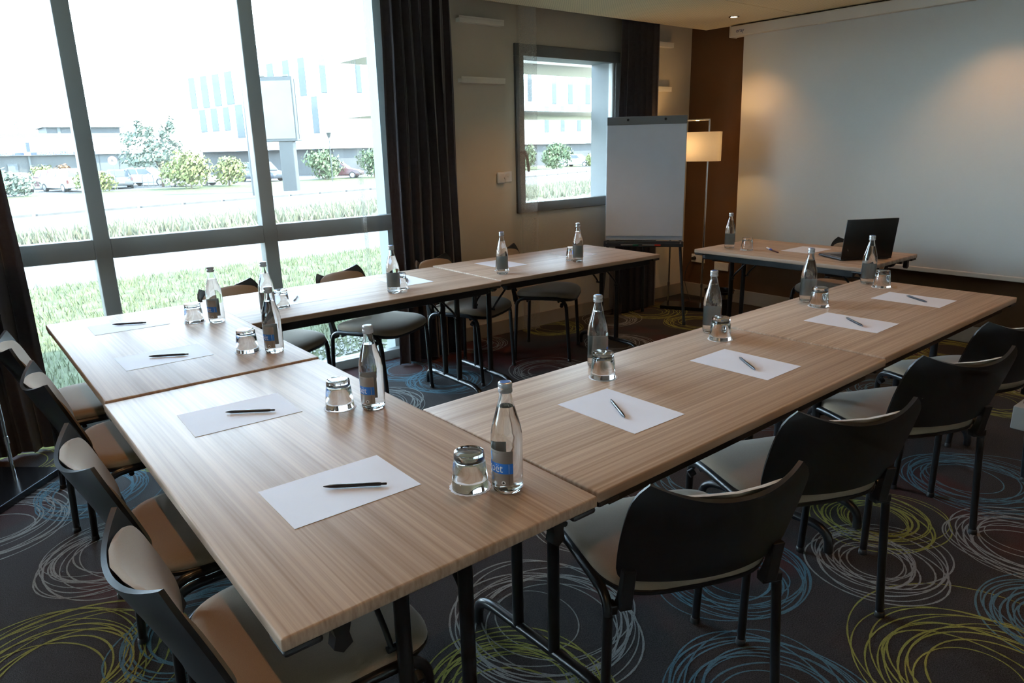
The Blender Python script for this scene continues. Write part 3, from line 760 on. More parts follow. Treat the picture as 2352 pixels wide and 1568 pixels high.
GL = [(.822, 1.182, .74, 'large upturned glass nearest the camera, on its paper doily'),
      (.831, 1.852, .74, 'upturned glass left of the second bottle along the front row'),
      (.835, 2.644, .745, 'upturned glass left of the third bottle along the front row'),
      (.827, 3.308, .745, 'upturned glass farthest along the front row, against the bright window'),
      (1.247, 3.352, .74, 'upturned glass between two close bottles and the first left arm sheet'),
      (1.909, 3.334, .74, 'upturned glass half behind the left arm bottle by the dark curtain'),
      (2.655, 3.378, .743, 'upturned glass hidden behind the bottle at the left arm seam'),
      (3.231, 3.356, .743, 'upturned glass left of the farthest left arm bottle'),
      (1.602, 1.519, .74, 'upturned glass with dimples in front of the middle right arm bottle'),
      (2.265, 1.533, .74, 'upturned glass beside the right arm bottle before the flip chart leg'),
      (3.045, 1.552, .744, 'upturned glass beside the right arm bottle with the blue label edge'),
      (3.670, 1.553, .744, 'upturned glass at the far end of the right arm'),
      (4.382, 2.790, .74, 'upturned glass on the presenter table beside the lone bottle')]
pg = make_glass(GL[0][3])
LACE = pbsdf('white_doily_paper', lin(232, 236, 242), .8, noise=(160, .06))
def make_doily(label):
    n = 120; vs = []
    for z in (.0004, .0009):
        for j in range(n):
            a = 2 * PI * j / n; r = .0455 + .0022 * abs(math.sin(a * 10)); vs.append((r * math.cos(a), r * math.sin(a), z))
    return tag(MB().add(vs, [tuple(range(n - 1, -1, -1)), tuple(range(n, 2 * n))] + [(j, (j + 1) % n, n + (j + 1) % n, n + j) for j in range(n)]).build('paper_doily', LACE), label, 'doily', 'scalloped doilies under the tumblers')
pdo = make_doily('x')
for i, (x, y, z, lab) in enumerate(GL):
    g = pg if i == 0 else copy_tree(pg)
    g.location = (x, y, z + .0006); g.rotation_euler = (0, 0, i); g['label'] = lab
    d = pdo if i == 0 else copy_tree(pdo)
    d.location = (x, y, z); d.rotation_euler = (0, 0, i * 1.3)
    d['label'] = 'white paper doily under the ' + lab.replace('large ', '').replace('upturned ', '', 1).split(', on its')[0]

# ------------------------------------------------------------------ sheets of paper and pens
PAP = [(.597, 1.371, -.5, .74, 'blank white sheet nearest the camera, with a black pen'), (.588, 2.007, -2.1, .74, 'blank white sheet second along the front row, with a black pen'),
       (.574, 2.795, -.15, .745, 'blank white sheet third along the front row, near the table seam'), (.587, 3.455, -.9, .745, 'blank white sheet at the far window end of the front row'),
       (1.389, 3.508, 90, .74, 'blank white sheet first on the left arm, by the bottle pair'), (2.052, 3.530, 90, .74, 'blank white sheet on the left arm before the dark curtain'),
       (2.800, 3.576, 90, .743, 'blank white sheet on the left arm behind the seam bottle'), (3.425, 3.560, 90, .743, 'blank white sheet farthest on the left arm, under the small window'),
       (1.424, 1.283, 90, .74, 'blank white sheet first on the right arm, with a pen lying across'), (2.059, 1.291, 90.9, .74, 'blank white sheet second on the right arm, before the table seam'),
       (2.853, 1.312, 91.6, .744, 'blank white sheet third on the right arm, past the table seam'), (3.473, 1.320, 91, .744, 'blank white sheet at the far end of the right arm, warm lit'),
       (4.645, 2.497, 0, .74, 'blank white sheet on the presenter table left of the laptop')]
pp = tag(MB().box(-.1485, .1485, -.105, .105, .0003, .0010).build('paper_sheet', PAPER), 'x', 'paper', 'blank sheets laid out on the tables')
for i, (x, y, a, z, lab) in enumerate(PAP):
    p = pp if i == 0 else copy_tree(pp)
    p.location = (x, y, z); p.rotation_euler = (0, 0, R(a)); p['label'] = lab
def make_pen(label, body=None, tip=None, length=.142):
    body = body or INK
    t = thing('ballpoint_pen', label, 'pen', (0, 0, 0), 0, 'pens on the sheets')
    h = length / 2
    def along(prof, mat, nm, sm=40):
        m = MB(); m.lathe(prof, 16); o = m.build(nm, mat, t, sm); o.rotation_euler = (0, PI / 2, 0); o.location = (0, 0, .0048); return o
    along([(.0010, -h), (.0018, -h + .003), (.0040, -h + .016), (.0046, -h + .030), (.0044, -h + .052)], tip or body, 'grip')
    along([(.0042, -h + .052), (.0044, -h + .054), (.0042, h - .020), (.0036, h - .013)], body, 'barrel')
    along([(.0028, h - .013), (.0028, h - .002), (.0022, h)], body, 'clicker')
    MB().box(h - .052, h - .012, -.0014, .0014, .0094, .0106).box(h - .017, h - .012, -.0014, .0014, .0085, .0106).build('clip', body, t, bevel=(.0005, 1))
    return t
# (tip x,y) -> (end x,y)
PENS = [((.566, 1.396), (.681, 1.313), .74, 'black pen on the sheet nearest the camera'), ((.554, 2.033), (.670, 1.950), .74, 'black pen on the second sheet along the front row'),
        ((.525, 2.820), (.647, 2.745), .745, 'black pen on the third sheet along the front row'), ((.531, 3.500), (.650, 3.430), .745, 'black pen on the sheet at the window end of the front row'),
        ((1.411, 3.552), (1.340, 3.428), .74, 'short looking black pen on the first left arm sheet'), ((2.083, 3.553), (2.005, 3.440), .74, 'black pen on the left arm sheet before the dark curtain'),
        ((1.381, 1.223), (1.454, 1.344), .74, 'black clip pen on the first right arm sheet'), ((2.012, 1.219), (2.095, 1.332), .74, 'black clip pen on the second right arm sheet'),
        ((2.808, 1.239), (2.896, 1.350), .744, 'black clip pen on the third right arm sheet'), ((3.441, 1.250), (3.512, 1.360), .744, 'black clip pen on the farthest right arm sheet')]
ppn = make_pen('x')
for i, (a, b, z, lab) in enumerate(PENS):
    p = ppn if i == 0 else copy_tree(ppn)
    p.location = ((a[0] + b[0]) / 2, (a[1] + b[1]) / 2, z + .0012)
    p.rotation_euler = (R(75) if i < 4 else R(-20), 0, math.atan2(b[1] - a[1], b[0] - a[0])); p['label'] = lab
    if i < 4:  # rolled so that the clip lies sideways; lift the axis onto the paper
        p.location.z += .0045; p.location.x += .0035
BLUECAP = pbsdf('blue_marker_plastic', (.03, .06, .45, 1), .35, noise=(40, .04))
def marker(name, label, a, b, z, body, capm, r=.007, parent=None, cat='marker', grp='markers'):
    t = thing(name, label, cat, ((a[0] + b[0]) / 2, (a[1] + b[1]) / 2, z + r), math.atan2(b[1] - a[1], b[0] - a[0]), grp)
    L_ = math.hypot(b[0] - a[0], b[1] - a[1]) / 2
    MB().tube([(-L_, 0, 0), (-L_ + .003, 0, 0), (L_ * .35, 0, 0)], [r * .8, r * .92, r * .92], 12).build('barrel', body, t, 40)
    MB().tube([(L_ * .35, 0, 0), (L_ - .004, 0, 0), (L_, 0, 0)], [r, r * .95, r * .7], 12).build('cap', capm, t, 40)
    return t
marker('marker_pen', 'white marker with a blue cap on the presenter table', (4.530, 2.725), (4.452, 2.640), .74, WHITE, BLUECAP, .007, grp='pens on the presenter table')
marker('marker_pen', 'dark red pen lying beyond the blue capped marker on the presenter table', (4.390, 2.555), (4.470, 2.665), .74, pbsdf('dark_red_plastic', (.06, .012, .012, 1), .35, noise=(40, .05)), INK, .005, grp='pens on the presenter table')

# ------------------------------------------------------------------ laptop
lt = thing('laptop', 'open black laptop with its lid towards the room on the presenter table', 'laptop', (4.336, 2.097, .74), math.atan2(-.175, .303))
LAPS = pbsdf('silver_palm_rest', lin(120, 124, 130), .4, metal=.5, noise=(20, .03))
LAPB = pbsdf('black_lid', (.006, .006, .007, 1), .38, noise=(30, .1))
lw, ld = .35, .245
MB().box(0, lw, 0, ld, .004, .016).build('base', LAPB, lt, bevel=(.004, 2))
MB().box(.004, lw - .004, .004, ld - .004, .0162, .0185).build('palm_rest', LAPS, lt, bevel=(.001, 1))
k = MB()
for r_ in range(6):
    for c_ in range(15):
        k.box(.028 + c_ * .0197, .028 + c_ * .0197 + .0165, .045 + r_ * .0185, .045 + r_ * .0185 + .0155, .0186, .0203)
k = k.build('keyboard', LAPB, lt); k['kind'] = 'stuff'
MB().box(.125, .225, .172, .232, .0186, .0192).build('touchpad', pbsdf('touchpad', lin(90, 94, 100), .35, noise=(30, .02)), lt)
ll = MB().box(0, lw, -.004, .004, 0, .245).build('lid', LAPB, lt, 40, bevel=(.0035, 2))
ll.matrix_local = Matrix.Translation((0, .004, .015)) @ Matrix.Rotation(R(7), 4, 'X')
MB().box(.012, lw - .012, .0042, .0048, .018, .232).build('display', pbsdf('dark_display', (.008, .008, .01, 1), .15, noise=(10, .02)), ll)
MB().tube([(.03, .004, .016), (.08, .004, .016)], .007, 12).tube([(lw - .08, .004, .016), (lw - .03, .004, .016)], .007, 12).build('hinge', LAPB, lt, 50)

# ------------------------------------------------------------------ flip chart
fx, fy = 4.585, 3.90
fc = thing('flip_chart', 'grey flip chart easel with a white paper pad and black legs', 'flip chart', (fx, fy, 0), math.atan2(-.772, .635))
GREYCLAMP = pbsdf('grey_clamp_bar', lin(126, 130, 134), .45, metal=.2, noise=(12, .03))
BOARD = pbsdf('whiteboard_steel', lin(205, 212, 225), .35, noise=(4, .015))
# local x runs along the board (to the right in the picture), local -y faces the table
TILT = Matrix.Translation((0, -.03, .70)) @ Matrix.Rotation(R(-3.5), 4, 'X')
def fcpart(mb, nm, mat, sm=None, bev=None, par=fc):
    o = mb.build(nm, mat, par, sm, bevel=bev); o.matrix_local = TILT; return o
fcpart(MB().box(-.318, .318, -.008, .012, .0, .985), 'board', BOARD, None, (.004, 2))
fcpart(MB().box(-.319, .319, -.024, .014, .925, .990), 'clamp_bar', GREYCLAMP, None, (.006, 2))
for x in (-.148, .148):
    fcpart(MB().tube([(x, -.024, .962), (x, -.042, .962)], .010, 14).tube([(x, -.042, .962), (x, -.046, .962)], .0065, 14), 'clamp_knob', PLASTIC, 50)
m = MB(); m.grid(lambda u, v: (-.314 + .628 * u, -.0165 - .004 * math.sin(PI * u) * (1 - v) - .004 * (1 - v) ** 3, .036 + .892 * v), 6, 12)
o = m.build('paper_pad', PAPER, fc, 80, thick=.006); o.matrix_local = TILT
tr = MB().box(-.328, .322, -.055, .0, -.052, -.006); tr.box(-.328, .322, -.062, -.055, -.052, -.020)
tray = fcpart(tr, 'pen_tray', DARKMETAL, None, (.003, 1))
for x in (-.305, .298): fcpart(MB().tube([(x, -.055, -.018), (x, -.067, -.018)], .008, 12), 'tray_screw', CHROME, 50)
LEGM = pbsdf('dark_leg_tube', (.022, .026, .032, 1), .35, noise=(20, .05))
for s in (-1, 1):
    lg = MB().tube([(s * .285, .03, .93), (s * .30, -.02, .64), (s * .352, -.12, .012)], .012, 12).build('easel_leg', LEGM, fc, 60)
    MB().lathe([(.012, 0), (.016, .003), (.014, .03)], 12, c=(s * .352, -.12, 0)).build('leg_cap', PLASTIC, lg, 50)
lg = MB().tube([(0, .03, 1.45), (0, .20, .60), (0, .36, .012)], .012, 12).build('easel_leg', LEGM, fc, 60)
MB().lathe([(.012, 0), (.016, .003), (.014, .03)], 12, c=(0, .36, 0)).build('leg_cap', PLASTIC, lg, 50)
# two markers lie on the tray ledge
MT = fc.matrix_basis.copy()
fcM = Matrix.Translation((fx, fy, 0)) @ Matrix.Rotation(math.atan2(-.772, .635), 4, 'Z') @ TILT
def tray_marker(x0, x1, capm, lab):
    a = fcM @ Vector((x0, -.0705, -.037)); b = fcM @ Vector((x1, -.0705, -.037))
    return marker('marker_pen', lab, (a.x, a.y), (b.x, b.y), a.z - .007, pbsdf('grey_marker_barrel', lin(110, 112, 118), .4, noise=(30, .03)), capm, .007, grp='markers on the flip chart tray')
tray_marker(-.185, -.040, pbsdf('green_cap', (.01, .17, .12, 1), .4, noise=(30, .04)), 'grey marker with a green cap on the flip chart tray')
tray_marker(-.010, .140, pbsdf('red_cap', (.5, .025, .015, 1), .4, noise=(30, .04)), 'grey marker with a red cap on the flip chart tray')

# ------------------------------------------------------------------ floor lamps
SHADE = bpy.data.materials.new('cream_lampshade'); SHADE.use_nodes = True
nt = SHADE.node_tree; nt.nodes.clear()
_o = nt.nodes.new('ShaderNodeOutputMaterial'); _t = nt.nodes.new('ShaderNodeBsdfTranslucent'); _d = nt.nodes.new('ShaderNodeBsdfDiffuse'); _m = nt.nodes.new('ShaderNodeMixShader')
_n = nt.nodes.new('ShaderNodeTexNoise'); _n.inputs['Scale'].default_value = 90
_c = nt.nodes.new('ShaderNodeValToRGB'); _c.color_ramp.elements[0].color = (.58, .56, .52, 1); _c.color_ramp.elements[1].color = (.66, .64, .60, 1)
nt.links.new(_n.outputs['Fac'], _c.inputs['Fac'])
for q in (_t, _d): nt.links.new(_c.outputs['Color'], q.inputs['Color'])
_m.inputs[0].default_value = .6
nt.links.new(_d.outputs[0], _m.inputs[1]); nt.links.new(_t.outputs[0], _m.inputs[2]); nt.links.new(_m.outputs[0], _o.inputs['Surface'])
BASE = pbsdf('black_lamp_base', (.006, .006, .007, 1), .25, noise=(20, .1))
BULB = pbsdf('lit_bulb', (1, .9, .7, 1), .4, emit=((1, .60, .26, 1), LAMP_W), noise=(10, .01))
def floor_lamp(x, y, rz, label, slab=(.20, .11), lit=True):
    t = thing('floor_lamp', label, 'floor lamp', (x, y, 0), rz, 'chrome floor lamps with black bases')
    MB().box(-slab[0], slab[0], -slab[1], slab[1], 0.001, .035).build('base', BASE, t, bevel=(.003, 2))
    w = .15; r = .0085
    for s in (-1, 1): MB().tube([(s * w, 0, .035), (s * w, 0, 1.662)], r, 10).build('pole', CHROME, t, 60)
    MB().tube([(-w - .006, 0, 1.664), (w + .006, 0, 1.664)], r, 10).build('arm', CHROME, t, 60)
    for s in (-1, 1): MB().tube([(s * w, 0, .20), (s * w, 0, .235)], .0125, 10).build('collar', CHROME, t, 60)
    n = 40; m = MB(); a, b = .255, .105; vs = []
    def rr_(j, k=0.0):
        an = 2 * PI * j / n; ca, sa = math.cos(an), math.sin(an)
        return ((a - k) * math.copysign(abs(ca) ** .35, ca), (b - k) * math.copysign(abs(sa) ** .35, sa))
    for z, k in ((1.318, 0), (1.318, .0015), (1.562, .0015), (1.562, 0)):
        for j in range(n): x_, y_ = rr_(j, k); vs.append((x_, y_, z))
    m.add(vs, [(i * n + j, i * n + (j + 1) % n, ((i + 1) % 4) * n + (j + 1) % n, ((i + 1) % 4) * n + j) for i in range(4) for j in range(n)])
    m.build('lamp_shade', SHADE, t, 40)
    MB().lathe([(.0, 1.395), (.016, 1.402), (.028, 1.43), (.022, 1.46), (.013, 1.475), (.013, 1.52)], 16).build('bulb', BULB if lit else WHITE, t, 50)
    MB().tube([(-w, 0, 1.525), (w, 0, 1.525)], .005, 8).tube([(0, 0, 1.515), (0, 0, 1.545)], .017, 12).build('bulb_holder', BASE, t)
    return t
floor_lamp(5.245, 3.957, math.atan2(-.268, .134), 'chrome floor lamp with a lit cream shade behind the flip chart')
floor_lamp(-.03, 3.735, math.atan2(.24, .218), 'second chrome floor lamp, pole and black base at the left edge', (.25, .16), False)

# ------------------------------------------------------------------ bin and plinth cabinet
t = thing('waste_bin', 'black waste bin on the floor behind the presenter table leg', 'waste bin', (5.06, 3.46, 0))
MB().lathe([(.095, .002), (.118, .26), (.125, .262), (.125, .268), (.113, .266), (.091, .008), (.0, .008)], 32).build('bin_body', pbsdf('glossy_black_bin', (.012, .013, .015, 1), .2, noise=(20, .1)), t, 40)
MB().lathe([(.1195, .205), (.121, .245), (.1195, .245), (.118, .205)], 32, closed=True).build('rim_band', CHROME, t, 40)
t = thing('plinth_cabinet', 'low dark cabinet on a light grey plinth at the right edge of the picture', 'cabinet', (4.45, .72, 0))
MB().box(-.30, .30, -.31, .31, 0.001, .125).build('plinth', pbsdf('light_grey_plinth', lin(140, 140, 136), .6, noise=(8, .04)), t, bevel=(.004, 1))
MB().box(-.265, .29, -.30, .275, .125, .66).build('body', BROWN, t, bevel=(.004, 1))
MB().box(-.28, .295, -.305, .29, .66, .69).build('top', EDGE, t, bevel=(.004, 1))
for s in (-1, 1):
    d = MB().box(-.277, -.266, min(0, s * .28) + .004, max(0, s * .28) - .004, .14, .645).build('door', BROWN, t, bevel=(.002, 1))
    MB().tube([(-.287, s * .03, .38), (-.287, s * .03, .48)], .005, 8).build('handle', CHROME, d, 50)

# ================================================================== outside
def zg(y):
    pts = [(4.6, -.15), (11, -.15), (27.5, -.5), (48, -1.0), (400, -1.0)]
    for (a, za), (b, zb) in zip(pts, pts[1:]):
        if y <= b: return za + (zb - za) * max(0, (y - a)) / (b - a)
    return -1.0
GRASS = pbsdf("sunlit_lawn", (.082, .092, .05, 1), .9, spec=.1, noise=(9, .35), bump=(120, .6))
DRYGRASS = pbsdf("dry_verge_grass", (.095, .094, .062, 1), .9, spec=.1, noise=(7, .35))
ROAD = pbsdf("pale_asphalt", (.088, .086, .086, 1), .9, spec=.2, noise=(2.5, .08))
PAVE = pbsdf('pavement', (.09, .088, .083, 1), .9, noise=(2, .1))
KERB = pbsdf('kerb_stone', (.065, .062, .06, 1), .9, noise=(4, .15))
def band(name, f0, f1, mat, dz=0.0, kind='structure', x0=-40, x1=120, nx=40, ny=4):
    m = MB()
    def fn(u, v):
        x = x0 + (x1 - x0) * u; a = f0(x); b = f1(x); y = a + (b - a) * v
        return (x, y, zg(y) + dz)
    m.grid(fn, nx, ny)
    return tag(m.build(name, mat), kind=kind)
L_lawn = lambda x: 10.9 + .02 * x
L_v0 = lambda x: 16.8 + .12 * max(x, -20)
L_v1 = lambda x: 19.4 + .32 * max(x, -20)
L_k = lambda x: 31.8 + .38 * max(x, -20)
L_p = lambda x: 38.5 + .40 * max(x, -20)
L_g = lambda x: 58.0 + .20 * max(x, -20)
lawn = band('lawn', lambda x: 4.62, L_lawn, GRASS)
band('road_near', L_lawn, L_v0, ROAD, -.02)
band('verge', L_v0, L_v1, DRYGRASS)
band('road_far', L_v1, L_k, ROAD, -.03)
band('pavement', L_k, L_p, PAVE, .05)
band('grass_strip', L_p, L_g, GRASS, .03)
band('car_park', L_g, lambda x: 190, ROAD, 0)
# kerb stones along the far road, each one its own piece
kerb = struct(MB().box(-20, -19, 24, 24.3, -.6, -.4).build('kerb', KERB))
kmesh = MB().box(-.98, .98, -.1, .1, -.15, .07).build('kerb_stone', KERB, kerb, bevel=(.02, 1))
for i in range(32):
    x = -8 + i * 2.14 * math.cos(.363); y = L_k(x) - .12
    o = kmesh if i == 0 else copy_tree(kmesh, kerb)
    o.location = (x, y, zg(y)); o.rotation_euler = (0, 0, .363)
# tufts of grass: nobody could count the blades
def tufts(name, pts, h0, h1, w, mat, seed, label, cat):
    rr = random.Random(seed); vs = []; fs = []
    for x, y in pts:
        for b in range(3):
            a = rr.uniform(0, 2 * PI); h = rr.uniform(h0, h1); z = zg(y)
            dx, dy = math.cos(a) * w, math.sin(a) * w; lx, ly = rr.uniform(-.5, .5) * h, rr.uniform(-.5, .5) * h
            px, py = x + rr.uniform(-.06, .06), y + rr.uniform(-.06, .06)
            o = len(vs); vs += [(px - dx, py - dy, z), (px + dx, py + dy, z), (px + lx, py + ly, z + h)]; fs.append((o, o + 1, o + 2))
    return tag(MB().add(vs, fs).build(name, mat), label, cat, None, 'stuff')
rr = random.Random(9)
tufts('lawn_grass', [(rr.uniform(-.6, 6), rr.uniform(5.2, 10.85)) for _ in range(5200)], .04, .10, .006, pbsdf('grass_blades', (.115, .14, .068, 1), .8, noise=(6, .3)), 1, 'short sunlit lawn grass outside the big window', 'grass')
tufts('verge_grass', [(x, L_v0(x) + (L_v1(x) - L_v0(x)) * rr.random() ** .8) for x in [rr.uniform(-2, 30) for _ in range(4200)]], .12, .38, .03, pbsdf('verge_blades', (.135, .133, .085, 1), .8, noise=(6, .3)), 2, 'tall pale grass on the verge between the two roads', 'grass')
# gravel strip by the facade
vs = []; fs = []; gm = MB()
for i in range(2600):
    x, y = rr.uniform(1.3, 6), rr.uniform(4.75, 5.75); r = rr.uniform(.012, .026); z = -.15 + r * .4
    q = [Vector((0, 0, 1)), Vector((0, 0, -1))] + [Vector((math.cos(a), math.sin(a), 0)) for a in (0, 1.57, 3.14, 4.71)]
    q = [(x + v.x * r * rr.uniform(.7, 1.2), y + v.y * r * rr.uniform(.7, 1.2), z + v.z * r * .7) for v in q]
    gm.add(q, [(0, 2, 3), (0, 3, 4), (0, 4, 5), (0, 5, 2), (1, 3, 2), (1, 4, 3), (1, 5, 4), (1, 2, 5)])
tag(gm.build('gravel', pbsdf('pale_gravel', lin(150, 150, 146), .9, noise=(30, .2))), 'pale gravel strip at the foot of the big window', 'gravel', None, 'stuff')

def leaf_cloud(blobs, n, size, seed):
    rr = random.Random(seed); vs = []; fs = []
    for _ in range(n):
        (bx, by, bz), (sx, sy_, sz) = rr.choice(blobs)
        d = Vector((rr.gauss(0, 1), rr.gauss(0, 1), rr.gauss(0, 1))).normalized() * (rr.random() ** .35) * rr.uniform(.8, 1.08)
        p = Vector((bx + d.x * sx, by + d.y * sy_, bz + d.z * sz))
        nrm = (d + Vector((rr.uniform(-.7, .7), rr.uniform(-.7, .7), rr.uniform(-.4, .9)))).normalized()
        a = nrm.orthogonal().normalized(); b = nrm.cross(a); s = size * rr.uniform(.6, 1.3)
        o = len(vs); vs += [p - a * s, p - b * s * .5, p + a * s, p + b * s * .5]; fs.append((o, o + 1, o + 2, o + 3))
    return MB().add(vs, fs)
LEAF = {k: pbsdf('leaves_' + k, c, .7, spec=.2, noise=(1.5, .3)) for k, c in (('green', (.085, .115, .06, 1)), ('lime', (.15, .165, .065, 1)), ('grey', (.12, .145, .115, 1)), ('orange', (.2, .11, .06, 1)))}
BARK = pbsdf('bark', (.12, .09, .06, 1), .9, noise=(8, .2))
def shrub(name, label, x, y, w, d, h, leaf, n, size, seed, cat='shrub', z0=None, top=None):
    z = zg(y) if z0 is None else z0
    t = thing(name, label, cat, (x, y, z), 0, 'shrubs along the car park')
    rr = random.Random(seed)
    blobs = [((rr.uniform(-.35, .35) * w, rr.uniform(-.3, .3) * d, h * rr.uniform(.35, .65)), (w * rr.uniform(.28, .4), d * rr.uniform(.3, .45), h * rr.uniform(.3, .42))) for _ in range(6)]
    blobs += [((0, 0, h * .35), (w * .5, d * .5, h * .35)), ((0, 0, h * .68), (w * .34, d * .36, h * .32))]
    f = leaf_cloud(blobs, n, size, seed).build('foliage', LEAF[leaf], t); f['kind'] = 'stuff'
    MB().tube([(0, 0, 0), (.05, .02, h * .6)], [.07, .03], 8).build('stem', BARK, t)
    return t
shrub('shrub', 'wide loose shrub at the left edge in front of the white car', 3.9, 59.6, 3.7, 2.4, 1.95, 'grey', 1600, .17, 1)
shrub('shrub', 'round lime green shrub behind the left mullion, beside the white off-roader', 9.6, 60.6, 3.1, 2.4, 1.75, 'lime', 1300, .15, 2)
shrub('shrub', 'largest yellow green shrub right of the silver hatchback', 15.5, 57.3, 3.3, 2.8, 2.95, 'lime', 2200, .17, 3)
shrub('shrub', 'pale yellow shrub between the largest shrub and the dark van', 18.75, 58.7, 2.5, 2.0, 2.5, 'lime', 1200, .15, 4)
shrub('shrub', 'green shrub right of the billboard column', 28.3, 61.7, 3.0, 2.6, 2.9, 'green', 1600, .18, 5)
shrub('shrub', 'green shrub beside the window jamb at the right of the big window', 32.9, 60.9, 2.6, 2.2, 2.9, 'green', 1300, .18, 6)
shrub('shrub', 'tall green shrub low at the left in the small window', 53.6, 62.6, 1.9, 2.0, 2.9, 'green', 900, .2, 7)
shrub('shrub', 'broad green shrub in the middle of the small window', 55.0, 59.6, 2.9, 2.4, 3.2, 'green', 1600, .2, 8)
shrub('shrub', 'small yellow shrub at the right of the small window', 62.1, 61.2, 1.5, 1.6, 1.7, 'lime', 700, .18, 9)
shrub('shrub', 'low lime bush behind the red car', 8.9, 85.6, 2.2, 1.5, 2.0, 'lime', 600, .2, 10)
shrub('shrub', 'low orange bush behind the white off-roader', 11.3, 86.4, 1.6, 1.2, 2.0, 'orange', 500, .2, 11)
t = thing('tree', 'pale airy tree behind the parked cars, left of the white building', 'tree', (15.2, 64.3, zg(64)))
rr = random.Random(77)
blobs = [((rr.uniform(-2.0, 2.0), rr.uniform(-1.4, 1.4), rr.uniform(2.0, 3.9)), (rr.uniform(.6, 1.1), rr.uniform(.6, 1.1), rr.uniform(.5, 1.0))) for _ in range(11)] + [((rr.uniform(-1.3, 1.5), 0, rr.uniform(4.2, 5.2)), (.4, .4, .8)) for _ in range(4)]
f = leaf_cloud(blobs, 2600, .17, 78).build('foliage', LEAF['grey'], t); f['kind'] = 'stuff'
MB().tube([(0, 0, 0), (.05, 0, 1.2), (-.05, .05, 2.6)], [.11, .09, .06], 8).tube([(.03, 0, 1.4), (.8, .2, 3.0)], [.05, .03], 6).tube([(.0, 0, 1.5), (-.9, -.2, 3.1)], [.05, .03], 6).build('trunk', BARK, t)

# ------------------------------------------------------------------ parked cars
RUBBER = pbsdf('tyre_rubber', (.03, .03, .032, 1), .7, noise=(12, .1))
CARGLASS = pbsdf('car_window_glass', (.045, .055, .06, 1), .4, noise=(2, .05))
HUB = pbsdf('alloy_hub', (.5, .51, .52, 1), .35, metal=.6, noise=(10, .03))
TAIL = pbsdf('red_tail_light', (.09, .035, .035, 1), .3, noise=(10, .03))
HEADL = pbsdf('headlight', lin(225, 230, 235), .2, noise=(10, .03))
def car(label, x, y, heading, paint, L=4.1, W=1.74, H=1.48, belt=.92, cab=(.10, .72), rake=(.28, .75)):
    """local x points forwards; cab = rear and front ends of the cabin as shares of the length"""
    t = thing('car', label, 'car', (x, y, zg(y)), R(heading), 'cars parked in front of the buildings')
    h = L / 2; w = W / 2
    prof = [(-h, .34), (-h - .02, .60), (-h + .05, belt - .05), (-h + .16, belt), (h - 1.15, belt), (h - .35, belt - .17), (h - .03, belt - .36), (h, .42), (h - .05, .26), (-h + .06, .26)]
    m = MB(); m.prism(prof, -w, w, M=Matrix(((1, 0, 0, 0), (0, 0, 1, 0), (0, 1, 0, 0), (0, 0, 0, 1))))
    body = m.build('body', paint, t, 50, bevel=(.05, 2))
    cx0, cx1 = -h + cab[0] * L * .5, -h + cab[1] * L
    b = [(cx0, -w * .95, belt - .01), (cx1, -w * .95, belt - .01), (cx1, w * .95, belt - .01), (cx0, w * .95, belt - .01)]
    r_ = [(cx0 + rake[0], -w * .76, H), (cx1 - rake[1], -w * .76, H), (cx1 - rake[1], w * .76, H), (cx0 + rake[0], w * .76, H)]
    m = MB().add(b + r_, [(3, 2, 1, 0), (4, 5, 6, 7)] + [(i, (i + 1) % 4, 4 + (i + 1) % 4, 4 + i) for i in range(4)])
    m.build('cabin', paint, t, 50, bevel=(.05, 2))
    def quad(i, j, a, c, z0, z1, nm, mat=CARGLASS):
        p0, p1, q1, q0 = Vector(b[i]), Vector(b[j]), Vector(r_[j]), Vector(r_[i])
        nrm = (p1 - p0).cross(q0 - p0).normalized() * .014
        P = lambda u, v: p0.lerp(p1, u).lerp(q0.lerp(q1, u), v) + nrm
        MB().add([P(a, z0), P(c, z0), P(c, z1), P(a, z1)], [(0, 1, 2, 3)]).build(nm, mat, t, thick=.008)
    for (i, j) in ((0, 1), (2, 3)):
        quad(i, j, .06, .46, .12, .86, 'side_window'); quad(i, j, .50, .93, .12, .86, 'side_window')
    quad(1, 2, .08, .92, .1, .9, 'windscreen'); quad(3, 0, .10, .90, .12, .86, 'rear_window')
    for sx in (-h + .72, h - .78):
        for s in (-1, 1):
            wm = MB().tube([(sx, s * (w - .19), .31), (sx, s * (w + .012), .31)], .31, 20).build('wheel', RUBBER, t, 50)
            MB().tube([(sx, s * (w + .005), .31), (sx, s * (w + .022), .31)], .20, 16).build('hub', HUB, wm, 50)
    for s in (-1, 1):
        MB().box(-h - .03, -h + .10, s * w - .14 * (s > 0) - .0, s * w + .14 * (s < 0), .62, .88).build('tail_light', TAIL, t, bevel=(.015, 1))
        MB().box(h - .22, h - .02, s * w - .34 * (s > 0) + .02 * -s, s * w + .34 * (s < 0) + .02 * -s, .50, .64).build('headlight', HEADL, t, bevel=(.02, 1))
        MB().box(cx1 - .55, cx1 - .40, s * w, s * (w + .15), belt, belt + .12).build('wing_mirror', paint, t, bevel=(.02, 1)) if s > 0 else MB().box(cx1 - .55, cx1 - .40, s * (w + .15), s * w, belt, belt + .12).build('wing_mirror', paint, t, bevel=(.02, 1))
    MB().box(-h - .028, -h, -.26, .26, .46, .57).build('number_plate', WHITE, t)
    return t
PW = pbsdf('white_car_paint', (.45, .46, .47, 1), .25, noise=(3, .01)); PR = pbsdf('red_car_paint', (.085, .035, .038, 1), .25, noise=(3, .02))
PG = pbsdf('silver_car_paint', (.085, .092, .097, 1), .5, metal=.1, noise=(3, .02)); PB = pbsdf('dark_blue_paint', (.04, .048, .06, 1), .3, noise=(3, .03))
car('white car half behind the loose shrub at the left edge', 5.2, 66.6, 98, PW)
car('red hatchback between two white cars at the left', 8.05, 71.4, 108, PR, H=1.55)
